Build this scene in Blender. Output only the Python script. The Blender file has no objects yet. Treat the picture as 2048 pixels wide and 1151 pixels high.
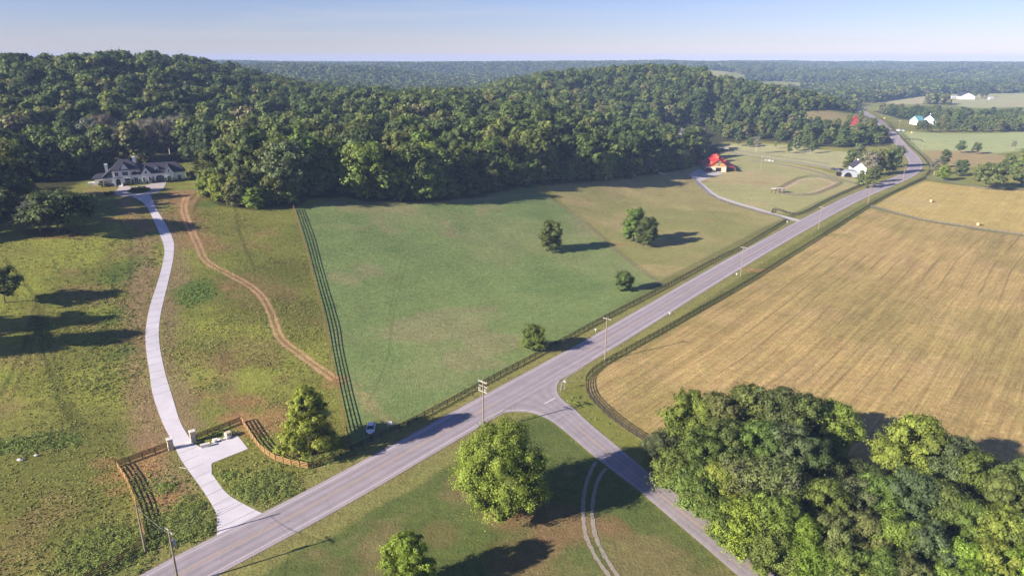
import bpy, bmesh, math, random
import numpy as np
C = bpy.context.scene.collection
sc = bpy.context.scene
R = math.radians
# ---------------------------------------------------------------- camera
CAMH, PITCH, FPX = 78.0, math.atan((575.5 - 118.0) / 1384.0), 1384.0
cam = bpy.data.cameras.new('camera'); cam_o = bpy.data.objects.new('camera', cam); C.objects.link(cam_o)
cam_o.location = (0, 0, CAMH); cam_o.rotation_euler = (math.pi / 2 - PITCH, 0, 0)
cam.sensor_width = 36.0; cam.lens = 36.0 * FPX / 2048.0; cam.clip_end = 40000; cam.clip_start = 1
sc.camera = cam_o
# ---------------------------------------------------------------- sky, sun, exposure
SUN_EL, SUN_AZ = 23.5, math.atan2(-0.47, -0.88)          # direction towards the sun (x, y angle)
w = bpy.data.worlds.new('World'); sc.world = w; w.use_nodes = True
nt = w.node_tree; nt.nodes.clear()
sky = nt.nodes.new('ShaderNodeTexSky'); sky.sky_type = 'NISHITA'; sky.sun_disc = False
sky.sun_elevation = R(SUN_EL); sky.sun_rotation = math.pi / 2 - SUN_AZ
sky.altitude = 200; sky.air_density = 1.0; sky.dust_density = 0.0; sky.ozone_density = 3.5
bg = nt.nodes.new('ShaderNodeBackground'); bg.inputs[1].default_value = 0.057
wo = nt.nodes.new('ShaderNodeOutputWorld')
tint = nt.nodes.new('ShaderNodeMix'); tint.data_type = 'RGBA'; tint.blend_type = 'MULTIPLY'; tint.inputs[0].default_value = 1.0
tint.inputs[7].default_value = (.75, .70, .97, 1)
tcw = nt.nodes.new('ShaderNodeTexCoord'); mpw = nt.nodes.new('ShaderNodeMapping'); mpw.inputs['Scale'].default_value = (1.6, 1.6, 22)
nzw = nt.nodes.new('ShaderNodeTexNoise'); nzw.inputs['Scale'].default_value = 1.3; nzw.inputs['Detail'].default_value = 6; nzw.inputs['Distortion'].default_value = .6
rmw = nt.nodes.new('ShaderNodeMapRange'); rmw.inputs[1].default_value = .52; rmw.inputs[2].default_value = .78; rmw.inputs[3].default_value = 0; rmw.inputs[4].default_value = .38
cld = nt.nodes.new('ShaderNodeMix'); cld.data_type = 'RGBA'; cld.inputs[7].default_value = (5.0, 5.0, 5.3, 1)     # thin high cloud
nt.links.new(tcw.outputs['Generated'], mpw.inputs[0]); nt.links.new(mpw.outputs[0], nzw.inputs[0]); nt.links.new(nzw.outputs[0], rmw.inputs[0]); nt.links.new(rmw.outputs[0], cld.inputs[0])
nt.links.new(sky.outputs[0], tint.inputs[6]); nt.links.new(tint.outputs[2], cld.inputs[6]); nt.links.new(cld.outputs[2], bg.inputs[0]); nt.links.new(bg.outputs[0], wo.inputs[0])
sl = bpy.data.lights.new('sun', 'SUN'); sl.energy = 5.0; sl.angle = R(0.5); sl.color = (1.0, 0.90, 0.77)
so = bpy.data.objects.new('sun', sl); C.objects.link(so)
ce = math.cos(R(SUN_EL)); sdir = (ce * math.cos(SUN_AZ), ce * math.sin(SUN_AZ), math.sin(R(SUN_EL)))
from mathutils import Vector, Matrix
so.rotation_euler = Vector(sdir).to_track_quat('Z', 'Y').to_euler()
sc.view_settings.view_transform = 'Standard'; sc.view_settings.look = 'None'; sc.view_settings.gamma = 1
sc.view_settings.exposure = 1.30
sc.cycles.max_bounces = 6; sc.cycles.diffuse_bounces = 3; sc.cycles.transmission_bounces = 3
sc.cycles.volume_bounces = 0; sc.cycles.transparent_max_bounces = 8
# ---------------------------------------------------------------- noise and terrain
def S(a, b, x):
    t = np.clip((np.asarray(x, float) - a) / (b - a), 0, 1); return t * t * (3 - 2 * t)
_rs = np.random.RandomState(5); _lat = _rs.rand(8, 256, 256)
def vn(x, y, s, k=0):
    x = np.asarray(x, float) / s + 1000.37; y = np.asarray(y, float) / s + 1000.11
    i = np.floor(x).astype(int); j = np.floor(y).astype(int); fx = x - i; fy = y - j
    fx = fx * fx * (3 - 2 * fx); fy = fy * fy * (3 - 2 * fy); L = _lat[k % 8]
    a = L[i & 255, j & 255]; b = L[(i + 1) & 255, j & 255]; c = L[i & 255, (j + 1) & 255]; d = L[(i + 1) & 255, (j + 1) & 255]
    return (a + (b - a) * fx) * (1 - fy) + (c + (d - c) * fx) * fy
def fb(x, y, s, o=4, k=0):
    r = 0; a = 1.0; t = 0
    for q in range(o): r = r + a * vn(x, y, s / 2 ** q, k + q); t += a; a *= 0.55
    return r / t
RX, RY, RA = -12.28, 138.5, R(50.0)
def road_d(x, y): return -math.sin(RA) * (x - RX) + math.cos(RA) * (y - RY)
def ht(x, y):
    x = np.asarray(x, float); y = np.asarray(y, float)
    d = road_d(x, y); r = np.hypot(x, y)
    z = 22 * S(45, 200, d) * (1 - S(0, 160, x)) * (1 - .8 * S(600, 1000, y))
    z = z + (fb(x, y, 55, 3, 1) - .5) * 2.0 * S(14, 70, np.abs(d)) * S(60, 120, r)
    fr = S(700, 1000, y)
    z = z + (41 + 14 * (vn(x, y, 130, 2) - .5)) * S(340, 560, y + .12 * (x + 250)) * np.exp(-(np.maximum(x + 352, 0) / 112) ** 2) * (1 - .6 * S(760, 1100, y))
    z = z + (10 + 9 * (vn(x, y, 110, 3) - .5)) * S(380, 660, y) * np.exp(-((x + 110) / 135) ** 2) * (1 - .7 * S(760, 1050, y))
    z = z + (43 + 14 * (vn(x, y, 120, 4) - .5)) * S(620, 960, y) * np.exp(-((x - 210) / np.where(x < 210, 230, 215)) ** 4) * (1 - .85 * S(1080, 1400, y))
    far = S(1650, 3300, r + 900 * S(.2, -.4, x / (y + 1)) * 0)
    z = z + far * (36 + 78 * (fb(x, y, 760, 2, 5) - .5) + 14 * (vn(x, y, 260, 6) - .5))
    z = z + 46 * np.maximum(fb(x, y, 480, 2, 7) - .52, 0) * 2 * S(1300, 1900, r) * (1 - S(3000, 4200, r)) * (1 - .85 * S(.3, .5, x / (np.abs(y) + 1)) * (1 - S(1700, 2300, r)))
    z = z + np.maximum(0, 46 - z) * S(3400, 3900, r)
    z = np.where(r > 1250, np.minimum(z, 41 + 16 * vn(x, y, 520, 1) - 14 * S(4400, 5500, r)), z)
    return z
def h1(x, y): return float(ht(np.array([x]), np.array([y]))[0])
_T = np.concatenate([np.arange(60, 800, 1.0), np.arange(800, 9000, 8.0)])
def at(u, v, z=None):
    """pixel of the 2048 px photograph -> point on the terrain (or on the terrain raised by z)"""
    dx = (u - 1024) / FPX; dy = -(v - 575.5) / FPX
    D = np.array([dx, math.cos(PITCH) + dy * math.sin(PITCH), -math.sin(PITCH) + dy * math.cos(PITCH)])
    zo = 0 if z is None else z
    f = CAMH + D[2] * _T - ht(D[0] * _T, D[1] * _T) - zo
    k = np.argmax(f < 0)
    if k == 0: k = len(_T) - 1
    a, b = _T[k - 1], _T[k]; t = a + (b - a) * f[k - 1] / (f[k - 1] - f[k] + 1e-9)
    return np.array([D[0] * t, D[1] * t])
def A(P): return np.array([at(*p) for p in P])
def catmull(P, step):
    P = np.asarray(P, float); out = []
    for i in range(len(P) - 1):
        p0 = P[max(i - 1, 0)]; p1 = P[i]; p2 = P[i + 1]; p3 = P[min(i + 2, len(P) - 1)]
        n = max(1, int(math.hypot(*(p2 - p1)[:2]) / step))
        for q in range(n):
            t = q / n
            out.append(.5 * (2 * p1 + (p2 - p0) * t + (2 * p0 - 5 * p1 + 4 * p2 - p3) * t * t + (3 * p1 - p0 - 3 * p2 + p3) * t ** 3))
    out.append(P[-1]); return np.array(out)
# ---------------------------------------------------------------- node and material helpers
def lin(c): return tuple(((v / 255 + .055) / 1.055) ** 2.4 if v > 10 else v / 255 / 12.92 for v in c)
def newmat(name, col=(.5, .5, .5), rough=.8, metal=0.0, spec=.3):
    m = bpy.data.materials.new(name); m.use_nodes = True; b = m.node_tree.nodes['Principled BSDF']
    b.inputs['Base Color'].default_value = (*col, 1); b.inputs['Roughness'].default_value = rough
    b.inputs['Metallic'].default_value = metal; b.inputs['Specular IOR Level'].default_value = spec
    return m, m.node_tree, b
def nd(nt, t, ins=None, **kw):
    n = nt.nodes.new(t)
    for k, v in kw.items(): setattr(n, k, v)
    for k, v in (ins or {}).items():
        if isinstance(v, bpy.types.NodeSocket): nt.links.new(v, n.inputs[k])
        else: n.inputs[k].default_value = v
    return n
def math_n(nt, op, a, b=0.0, c=0.0):
    n = nd(nt, 'ShaderNodeMath', operation=op)
    for i, v in enumerate((a, b, c)):
        if isinstance(v, bpy.types.NodeSocket): nt.links.new(v, n.inputs[i])
        else: n.inputs[i].default_value = v
    return n.outputs[0]
def noise(nt, vec, scale, detail=4, rough=.6, dist=0.0):
    return nd(nt, 'ShaderNodeTexNoise', {'Vector': vec, 'Scale': scale, 'Detail': detail, 'Roughness': rough, 'Distortion': dist}).outputs[0]
def remap(nt, v, a, b, c, d):
    return nd(nt, 'ShaderNodeMapRange', {'Value': v, 'From Min': a, 'From Max': b, 'To Min': c, 'To Max': d}).outputs[0]
def scalec(nt, col, f):
    n = nd(nt, 'ShaderNodeVectorMath', operation='SCALE'); nt.links.new(col, n.inputs[0]); nt.links.new(f, n.inputs['Scale']); return n.outputs[0]
def varmat(name, col, rough=.8, amt=.25, scale=1.5, bump=0.0, metal=0.0, spec=.3):
    m, nt, b = newmat(name, col, rough, metal, spec)
    tc = nd(nt, 'ShaderNodeTexCoord').outputs['Object']
    n = noise(nt, tc, scale, 6, .65); f = remap(nt, n, .25, .75, 1 - amt, 1 + amt)
    rgb = nd(nt, 'ShaderNodeRGB'); rgb.outputs[0].default_value = (*col, 1)
    nt.links.new(scalec(nt, rgb.outputs[0], f), b.inputs['Base Color'])
    if bump:
        bp = nd(nt, 'ShaderNodeBump', {'Strength': bump, 'Distance': .05, 'Height': n}); nt.links.new(bp.outputs[0], b.inputs['Normal'])
    return m
M = {}
M['white_wall'] = varmat('painted_brick', (.74, .74, .77), .85, .06, .8)
M['cream_wall'] = varmat('cream_wall', (.50, .43, .33), .85, .08, .8)
M['slate'] = varmat('slate_roof', (.045, .042, .062), .7, .25, 1.2)
M['grey_roof'] = varmat('grey_roof', (.11, .10, .12), .75, .2, .7)
M['brown_roof'] = varmat('brown_roof', (.20, .16, .13), .8, .2, .7)
M['red_roof'] = varmat('red_metal_roof', (.40, .035, .035), .6, .10, .4)
M['red_wall'] = varmat('red_barn_wall', (.26, .045, .04), .8, .15, .5)
M['teal_roof'] = varmat('teal_roof', (.16, .42, .45), .6, .1, .5)
M['timber'] = varmat('barn_timber', (.38, .22, .09), .8, .2, 2.5)
M['pine'] = varmat('new_fence_wood', (.40, .24, .10), .8, .2, 2.0)
M['aged_pine'] = varmat('aged_pine', (.20, .11, .045), .85, .25, 2.0)
M['brown_wood'] = varmat('brown_fence_wood', (.10, .055, .028), .8, .3, 2.0)
M['black_wood'] = varmat('black_fence_wood', (.030, .026, .024), .8, .4, 1.0)
M['grey_wood'] = varmat('weathered_fence_wood', (.12, .11, .10), .85, .3, 1.0)
M['wire'] = newmat('wire_metal', (.16, .16, .16), .5, .6)[0]
M['pole_wood'] = varmat('pole_wood', (.25, .20, .155), .85, .2, 1.3)
M['arm_wood'] = varmat('crossarm_wood', (.45, .41, .35), .85, .15, 3)
M['porcelain'] = newmat('porcelain', (.6, .6, .62), .3)[0]
M['galvanised'] = varmat('galvanised_metal', (.38, .40, .43), .45, .1, 3, 0, .3)
M['glass'] = newmat('dark_glass', (.03, .045, .045), .08, 0, .6)[0]
M['blue_door'] = varmat('blue_grey_door', (.045, .06, .105), .6, .1, 1)
M['dark'] = newmat('dark_opening', (.012, .012, .013), .9)[0]
M['white_paint'] = newmat('white_paint', (.72, .72, .74), .5)[0]
M['far_white'] = varmat('whitewashed_boards', (.50, .50, .52), .8, .1, .4)
M['car_paint'] = newmat('white_car_paint', (.70, .73, .78), .25, 0, .6)[0]
M['rubber'] = newmat('rubber', (.015, .015, .016), .8)[0]
M['stone'] = varmat('limestone', (.52, .44, .33), .9, .25, 3.5, .6)
M['white_stone'] = varmat('white_stone', (.62, .59, .54), .9, .25, 4, .6)
M['straw'] = varmat('straw', (.40, .29, .17), .95, .3, 6, .6)
M['yellow_sign'] = newmat('yellow_sign', (.75, .48, .02), .6)[0]
M['red_sign'] = newmat('red_sign', (.45, .02, .02), .6)[0]
M['bark'] = varmat('bark', (.13, .10, .075), .95, .35, 3, .8)
M['pale_bark'] = varmat('pale_bark', (.34, .30, .25), .95, .3, 3, .6)
M['horse_white'] = newmat('white_horse_coat', (.55, .52, .48), .8)[0]
M['horse_grey'] = newmat('grey_horse_coat', (.22, .18, .15), .8)[0]
M['machine_red'] = newmat('machine_red', (.35, .035, .02), .6)[0]
# leaves: object colour times clump tone
def leafmat(name, instanced):
    m, nt, b = newmat(name, (.05, .08, .02), .65, 0, .15)
    if instanced:
        rnd = nd(nt, 'ShaderNodeObjectInfo').outputs['Random']
        ramp = nd(nt, 'ShaderNodeValToRGB', {'Fac': rnd}); cr = ramp.color_ramp
        pts = [(0, (.052, .078, .024)), (.3, (.076, .110, .030)), (.55, (.096, .134, .034)), (.78, (.124, .156, .040)), (.95, (.155, .168, .048)), (1, (.165, .150, .075))]
        cr.elements[0].color = (*pts[0][1], 1); cr.elements[1].color = (*pts[-1][1], 1)
        for p, c in pts[1:-1]: cr.elements.new(p).color = (*c, 1)
        base = ramp.outputs[0]
    else: base = nd(nt, 'ShaderNodeObjectInfo').outputs['Color']
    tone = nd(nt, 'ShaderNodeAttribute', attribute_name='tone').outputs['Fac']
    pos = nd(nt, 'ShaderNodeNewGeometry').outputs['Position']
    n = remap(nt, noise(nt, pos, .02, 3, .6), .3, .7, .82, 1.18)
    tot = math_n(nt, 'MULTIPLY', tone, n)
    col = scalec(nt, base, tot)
    out = nt.nodes['Material Output']
    nt.links.new(col, b.inputs['Base Color'])
    tr = nd(nt, 'ShaderNodeBsdfTranslucent')
    hs = nd(nt, 'ShaderNodeHueSaturation', {'Color': col, 'Hue': .485, 'Saturation': 1.15, 'Value': 1.5}); nt.links.new(hs.outputs[0], tr.inputs['Color'])
    mx = nd(nt, 'ShaderNodeMixShader', {0: .24}); nt.links.new(b.outputs[0], mx.inputs[1]); nt.links.new(tr.outputs[0], mx.inputs[2])
    nt.links.new(mx.outputs[0], out.inputs['Surface'])
    return m
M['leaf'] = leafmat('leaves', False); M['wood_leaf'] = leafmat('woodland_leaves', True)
# ---------------------------------------------------------------- mesh helpers
def link(name, me, parent=None, coll=None):
    o = bpy.data.objects.new(name, me); (coll or C).objects.link(o)
    if parent is not None: o.parent = parent
    return o
def thing(name, label, cat, loc, rz=0.0, group=None):
    o = bpy.data.objects.new(name, None); C.objects.link(o); o.location = loc; o.rotation_euler = (0, 0, rz)
    o['label'] = label; o['category'] = cat; o.empty_display_size = .5
    if group: o['group'] = group
    return o
def tag(o, label, cat, group=None, kind=None):
    o['label'] = label; o['category'] = cat
    if group: o['group'] = group
    if kind: o['kind'] = kind
    return o
class MB:
    def __init__(s): s.v = []; s.f = []
    def add(s, vs, fs):
        n = len(s.v); s.v += [tuple(map(float, p)) for p in vs]; s.f += [tuple(i + n for i in q) for q in fs]; return s
    def box(s, x0, x1, y0, y1, z0, z1):
        return s.add([(x0, y0, z0), (x1, y0, z0), (x1, y1, z0), (x0, y1, z0), (x0, y0, z1), (x1, y0, z1), (x1, y1, z1), (x0, y1, z1)],
                     [(0, 3, 2, 1), (4, 5, 6, 7), (0, 1, 5, 4), (1, 2, 6, 5), (2, 3, 7, 6), (3, 0, 4, 7)])
    def prism(s, prof, y0, y1, ax='y'):
        """prof: closed outline of (a, z); extruded from y0 to y1 along ax"""
        n = len(prof); V = []
        for t in (y0, y1):
            for a, z in prof: V.append((a, t, z) if ax == 'y' else (t, a, z))
        F = [tuple(range(n)), tuple(range(2 * n - 1, n - 1, -1))] + [(i, i + n, (i + 1) % n + n, (i + 1) % n) for i in range(n)]
        return s.add(V, F)
    def gable(s, a0, a1, y0, y1, z0, zr, ax='y', th=.25):
        m = (a0 + a1) / 2
        return s.prism([(a0, z0), (m, zr), (a1, z0), (a1, z0 + th * 1.3), (m, zr + th * 1.6), (a0, z0 + th * 1.3)], y0, y1, ax)
    def hip(s, x0, x1, y0, y1, z0, zr, i0, i1, th=.25):
        m = (y0 + y1) / 2
        V = [(x0, y0, z0), (x1, y0, z0), (x1, y1, z0), (x0, y1, z0), (x0, y0, z0 + th), (x1, y0, z0 + th), (x1, y1, z0 + th), (x0, y1, z0 + th), (x0 + i0, m, zr), (x1 - i1, m, zr)]
        return s.add(V, [(0, 3, 2, 1), (0, 1, 5, 4), (1, 2, 6, 5), (2, 3, 7, 6), (3, 0, 4, 7), (4, 5, 9, 8), (6, 7, 8, 9), (5, 6, 9), (7, 4, 8)])
    def tube(s, p, q, r0, r1, n=8, cap=True):
        p = np.array(p, float); q = np.array(q, float); d = q - p; d /= np.linalg.norm(d) + 1e-9
        a = np.cross(d, [0, 0, 1.0] if abs(d[2]) < .9 else [1.0, 0, 0]); a /= np.linalg.norm(a); b = np.cross(d, a)
        V = [p + r0 * (math.cos(2 * math.pi * i / n) * a + math.sin(2 * math.pi * i / n) * b) for i in range(n)]
        V += [q + r1 * (math.cos(2 * math.pi * i / n) * a + math.sin(2 * math.pi * i / n) * b) for i in range(n)]
        F = [(i, (i + 1) % n, (i + 1) % n + n, i + n) for i in range(n)]
        if cap: F += [tuple(range(n - 1, -1, -1)), tuple(range(n, 2 * n))]
        return s.add(V, F)
    def mesh(s, name, mat, bevel=0):
        me = bpy.data.meshes.new(name); me.from_pydata(s.v, [], s.f); me.materials.append(mat)
        bm = bmesh.new(); bm.from_mesh(me)
        bmesh.ops.recalc_face_normals(bm, faces=bm.faces)
        if bevel: bmesh.ops.bevel(bm, geom=list(bm.edges), offset=bevel, segments=2, affect='EDGES', clamp_overlap=True)
        bm.to_mesh(me); bm.free(); return me
    def build(s, name, mat, parent=None, bevel=0): return link(name, s.mesh(name, mat, bevel), parent)
def npmesh(name, V, F, mat, tone=None, smooth=False):
    me = bpy.data.meshes.new(name); V = np.asarray(V, np.float32); F = np.asarray(F, np.int32); k = F.shape[1]
    me.vertices.add(len(V)); me.vertices.foreach_set('co', V.ravel())
    me.loops.add(F.size); me.loops.foreach_set('vertex_index', F.ravel())
    me.polygons.add(len(F)); me.polygons.foreach_set('loop_start', np.arange(0, F.size, k, dtype=np.int32))
    me.polygons.foreach_set('loop_total', np.full(len(F), k, np.int32))
    if smooth: me.polygons.foreach_set('use_smooth', np.ones(len(F), bool))
    me.update(calc_edges=True)
    if tone is not None:
        a = me.attributes.new('tone', 'FLOAT', 'FACE'); a.data.foreach_set('value', np.asarray(tone, np.float32))
    me.materials.append(mat); return me
# ---------------------------------------------------------------- regions on the ground (photograph pixels -> ground)
PX = dict(
 hay=[(1180, 790), (1174, 768), (1182, 752), (1215, 728), (1262, 702), (1332, 662), (1402, 622), (1482, 577), (1562, 527), (1642, 477), (1742, 417), (1800, 431), (1850, 443), (1950, 459), (2048, 473), (2400, 520), (2600, 1000), (2048, 985), (1500, 960), (1300, 885), (1258, 860), (1218, 828)],
 hayfar=[(1750, 412), (1792, 386), (1850, 362), (1920, 371), (2048, 381), (2400, 388), (2500, 520), (2048, 470), (1950, 456), (1850, 440), (1800, 428)],
 parcel=[(588, 416), (700, 395), (1060, 372), (1100, 398), (1160, 438), (1215, 488), (1270, 533), (1330, 570), (1200, 638), (960, 766), (830, 837), (708, 896), (690, 830), (668, 740), (645, 620), (612, 500)],
 pasture=[(1090, 368), (1370, 340), (1385, 350), (1402, 372), (1430, 395), (1460, 408), (1550, 430), (1572, 440), (1480, 495), (1335, 570), (1270, 533), (1215, 488), (1160, 438)],
 paddock=[(1370, 340), (1440, 300), (1600, 330), (1720, 360), (1722, 374), (1596, 431), (1550, 425), (1460, 402), (1420, 385)],
 meadow=[(1430, 300), (1445, 287), (1600, 290), (1640, 300), (1720, 305), (1700, 345), (1600, 328), (1455, 303)],
 green=[(1830, 325), (1805, 285), (1780, 262), (2048, 264), (2400, 262), (2400, 305), (2048, 300)],
 tan2=[(1840, 330), (1850, 300), (1960, 302), (2048, 320), (1900, 340)],
 brown=[(1585, 224), (1640, 222), (1700, 228), (1722, 232), (1750, 246), (1780, 264), (1700, 268), (1640, 256), (1585, 236)],
 farfield=[(1745, 205), (1800, 197), (1870, 189), (2048, 186), (2500, 184), (2500, 222), (2048, 214), (1950, 216), (1880, 207), (1800, 209)],
 farfield2=[(1584, 172), (1620, 166), (1700, 168), (1700, 175), (1620, 178), (1590, 178)],
 lawn=[(410, 1200), (560, 1078), (700, 1002), (920, 880), (1000, 832), (1060, 828), (1101, 840), (1187, 912), (1273, 978), (1401, 1087), (1560, 1240), (1000, 1400), (300, 1400)],
 bed=[(1102, 838)] )
W = {k: A([(u, max(v, 130)) if v > 150 else (u, v) for u, v in P]) for k, P in PX.items()}
def sdist(P, x, y):
    """signed distance (positive inside) to the polygon P"""
    d = np.full(x.shape, 1e18); ins = np.zeros(x.shape, bool)
    for i in range(len(P)):
        ax, ay = P[i]; bx, by = P[(i + 1) % len(P)]
        ex, ey = bx - ax, by - ay; L = ex * ex + ey * ey + 1e-9
        t = np.clip(((x - ax) * ex + (y - ay) * ey) / L, 0, 1)
        d = np.minimum(d, (x - ax - t * ex) ** 2 + (y - ay - t * ey) ** 2)
        c = ((ay > y) != (by > y)) & (x < ex * (y - ay) / (ey if abs(ey) > 1e-9 else 1e-9) + ax); ins ^= c
    d = np.sqrt(d); return np.where(ins, d, -d)
def ldist(P, x, y):
    d = np.full(x.shape, 1e18)
    for i in range(len(P) - 1):
        ax, ay = P[i]; ex, ey = P[i + 1][0] - ax, P[i + 1][1] - ay; L = ex * ex + ey * ey + 1e-9
        t = np.clip(((x - ax) * ex + (y - ay) * ey) / L, 0, 1)
        d = np.minimum(d, (x - ax - t * ex) ** 2 + (y - ay - t * ey) ** 2)
    return np.sqrt(d)
# forest edge, then round the back
FE = A([(-260, 520), (-60, 465), (0, 448), (50, 425), (78, 398), (110, 380), (155, 368), (200, 350), (216, 338), (300, 330), (372, 323), (398, 332), (404, 362), (418, 395), (445, 410), (500, 418), (560, 414), (585, 414), (612, 398), (690, 392), (730, 402), (850, 404), (950, 394), (1050, 374), (1090, 370), (1200, 362), (1330, 345), (1420, 322), (1438, 305), (1434, 290)])
FE2 = A([(1445, 284), (1520, 282), (1600, 288), (1690, 296), (1770, 292), (1793, 284), (1786, 268), (1740, 262), (1700, 266), (1640, 252), (1600, 236), (1640, 226), (1690, 222), (1722, 214)])
WOOD = np.vstack([FE, FE2, [[640, 1330], [500, 1600], [-1400, 1600], [-900, 300]]])
BAND = A([(1745, 222), (1800, 224), (1880, 228), (1960, 234), (2048, 230), (2400, 232), (2400, 262), (2048, 262), (1960, 258), (1880, 254), (1850, 245), (1800, 238), (1765, 228)])
def inwood(x, y):
    r = np.hypot(x, y)
    a = sdist(WOOD, x, y); b = sdist(BAND, x, y)
    nz = fb(x, y, 380, 3, 2)
    c = np.where((r > 1330) & (y > 0), np.minimum(r - 1330, 40), -40.)
    c = np.where((nz > .61) & (r > 1500), -10, c)
    for k in ('farfield', 'farfield2'): c = np.where(sdist(W[k], x, y) > 0, -20, c)
    right = (x / (np.abs(y) + 1) > .42) & (r < 1500); c = np.where(right, -20, c)
    clr = sdist(W['brown'], x, y); a = np.where(clr > 0, -10, a)
    return np.maximum(np.maximum(a, b), c)
# ---------------------------------------------------------------- the ground sheet
def ground():
    rr = [0, 25, 45, 60]; r = 72.
    while r < 700: rr.append(r); r *= 1.0036
    while r < 4800: rr.append(r); r *= 1.011
    while r < 6700: rr.append(r); r *= 1.05
    rr = np.array(rr); th = np.concatenate([np.linspace(50, 130, 830), np.linspace(133, 407, 56)]) * math.pi / 180
    nT = len(th); nR = len(rr) - 1
    X = (rr[1:, None] * np.cos(th)[None]).ravel(); Y = (rr[1:, None] * np.sin(th)[None]).ravel()
    X = np.append(X, 0); Y = np.append(Y, 0); Z = ht(X, Y)
    i = np.arange(nR - 1)[:, None] * nT; j = np.arange(nT)[None]; j2 = (j + 1) % nT
    F = np.stack([i + j, i + nT + j, i + nT + j2, i + j2], -1).reshape(-1, 4)
    ctr = len(X) - 1; jj = np.arange(nT); F0 = np.stack([jj, (jj + 1) % nT, np.full(nT, ctr), np.full(nT, ctr)], -1)
    x, y = X, Y; near = np.hypot(x, y) < 2600
    col = np.empty((len(x), 3)); wd = np.zeros(len(x)); hay = np.zeros(len(x)); weed = np.zeros(len(x))
    K = 1.44
    def c(*rgb): return np.array(lin(rgb)) / K
    n1 = fb(x, y, 60, 4, 0); n2 = fb(x, y, 14, 3, 3); n3 = fb(x, y, 6, 3, 5)
    col[:] = c(146, 146, 74); col += (n1 - .5)[:, None] * c(150, 120, 70) * .8
    def paint(m, cc): col[:] = col * (1 - m[:, None]) + cc * m[:, None]
    def region(P, soft=1.5, wob=0.0):
        m = np.zeros(len(x)); b0 = P.min(0) - 30; b1 = P.max(0) + 30
        k = np.where((x > b0[0]) & (x < b1[0]) & (y > b0[1]) & (y < b1[1]))[0]
        s = sdist(P, x[k], y[k]) + wob * (n3[k] - .5) * 2; m[k] = S(-soft, soft, s); return m
    def track(P, wdt, soft=.6, wob=0.0):
        m = np.zeros(len(x)); b0 = P.min(0) - 25; b1 = P.max(0) + 25
        k = np.where((x > b0[0]) & (x < b1[0]) & (y > b0[1]) & (y < b1[1]))[0]
        m[k] = 1 - S(wdt - soft, wdt + soft, ldist(P, x[k], y[k]) + wob * (n3[k] - .5) * 2); return m
    def blob(u, v, rad, k=1.0, amt=1.0):
        p = at(u, v); d = np.hypot((x - p[0]), (y - p[1]) / k) + (n2 - .5) * rad * 1.2; return amt * (1 - S(rad * .5, rad * 1.1, d))
    # left land: weedy green with worn red-brown soil
    left = S(10, 30, road_d(x, y)) * (1 - S(-60, 20, x + 60 * 0)) ; weed = np.maximum(weed, left * .9)
    paint(left * S(.45, .62, n1), c(160, 164, 76)); paint(left * S(.50, .65, fb(x, y, 25, 4, 6)) * .5, c(114, 116, 58))
    paint(left * S(.56, .7, fb(x, y, 18, 4, 7)) * .55, c(160, 136, 92))
    m = region(W['parcel'], 1.5); weed *= (1 - m); paint(m, c(134, 152, 92)); paint(m * S(.5, .64, n1) * .6, c(152, 158, 104)); paint(m * S(.55, .7, fb(x, y, 30, 4, 2)) * .45, c(112, 138, 80))
    paint(m * S(.62, .72, fb(x, y, 22, 3, 4)) * .5, c(164, 152, 114)); weed = np.maximum(weed, m * .5); hay = np.maximum(hay, m * .22)
    m = region(W['pasture'], 2); paint(m, c(172, 162, 106)); paint(m * S(.48, .65, n1) * .7, c(146, 148, 90)); paint(m * S(.6, .7, fb(x, y, 20, 3, 4)) * .5, c(190, 168, 120))
    m = region(W['paddock'], 3); paint(m, c(178, 174, 118)); paint(m * S(.5, .65, n1) * .7, c(190, 172, 126))
    m = region(W['meadow'], 3); paint(m, c(190, 186, 134))
    m = region(W['green'], 5); paint(m, c(182, 190, 130)); paint(m * S(.5, .7, n1) * .5, c(190, 188, 130))
    m = region(W['tan2'], 5); paint(m, c(180, 160, 110))
    m = region(W['brown'], 6); paint(m, c(165, 150, 104))
    for k in ('farfield', 'farfield2'):
        m = region(W[k], 12); paint(m, c(182, 182, 128)); paint(m * S(.4, .7, fb(x, y, 90, 3, 1)) * .6, c(196, 180, 138))
    m = region(W['hay'], 1.2, 1.0); hay = np.maximum(hay, m); paint(m, c(202, 174, 114)); paint(m * S(.44, .62, fb(x, y, 45, 4, 4)) * .6, c(172, 156, 96)); paint(m * S(.55, .7, n2) * .4, c(210, 178, 126))
    m = region(W['hayfar'], 2); hay = np.maximum(hay, m * .45); paint(m, c(206, 182, 112)); paint(m * S(.5, .65, n1) * .6, c(210, 186, 130))
    m = region(W['lawn'], 1.0); paint(m, c(108, 120, 64)); paint(m * S(.44, .62, n1) * .7, c(124, 128, 74)); paint(m * S(.58, .7, fb(x, y, 16, 4, 6)) * .6, c(150, 132, 92)); weed *= (1 - m)
    for u, v, rad, a in ((1130, 1060, 7, .8), (1100, 1090, 4, .5), (1010, 1030, 5, .8), (1230, 1060, 3, .6), (930, 960, 5, .35), (1060, 1151, 6, .5), (1040, 1110, 6, .4), (1210, 1045, 3, .5), (880, 1070, 4, .35)):
        paint(blob(u, v, rad, 1, a) * m, c(152, 124, 88))
    # verges along the road
    dd = np.abs(ldist(ROADC, x, y)); g = (1 - S(8.5, 11, dd + (n3 - .5) * 4)); paint(g * .85, c(156, 152, 90)); weed = np.maximum(weed * (1 - g), g * .6)
    paint((1 - S(5.2, 6.6, dd + (n3 - .5) * 2.2)) * .5, c(150, 138, 92))
    paint((1 - S(1.2, 3, np.abs(dd - 11))) * S(20, 60, x) * .5, c(88, 96, 52))
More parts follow.
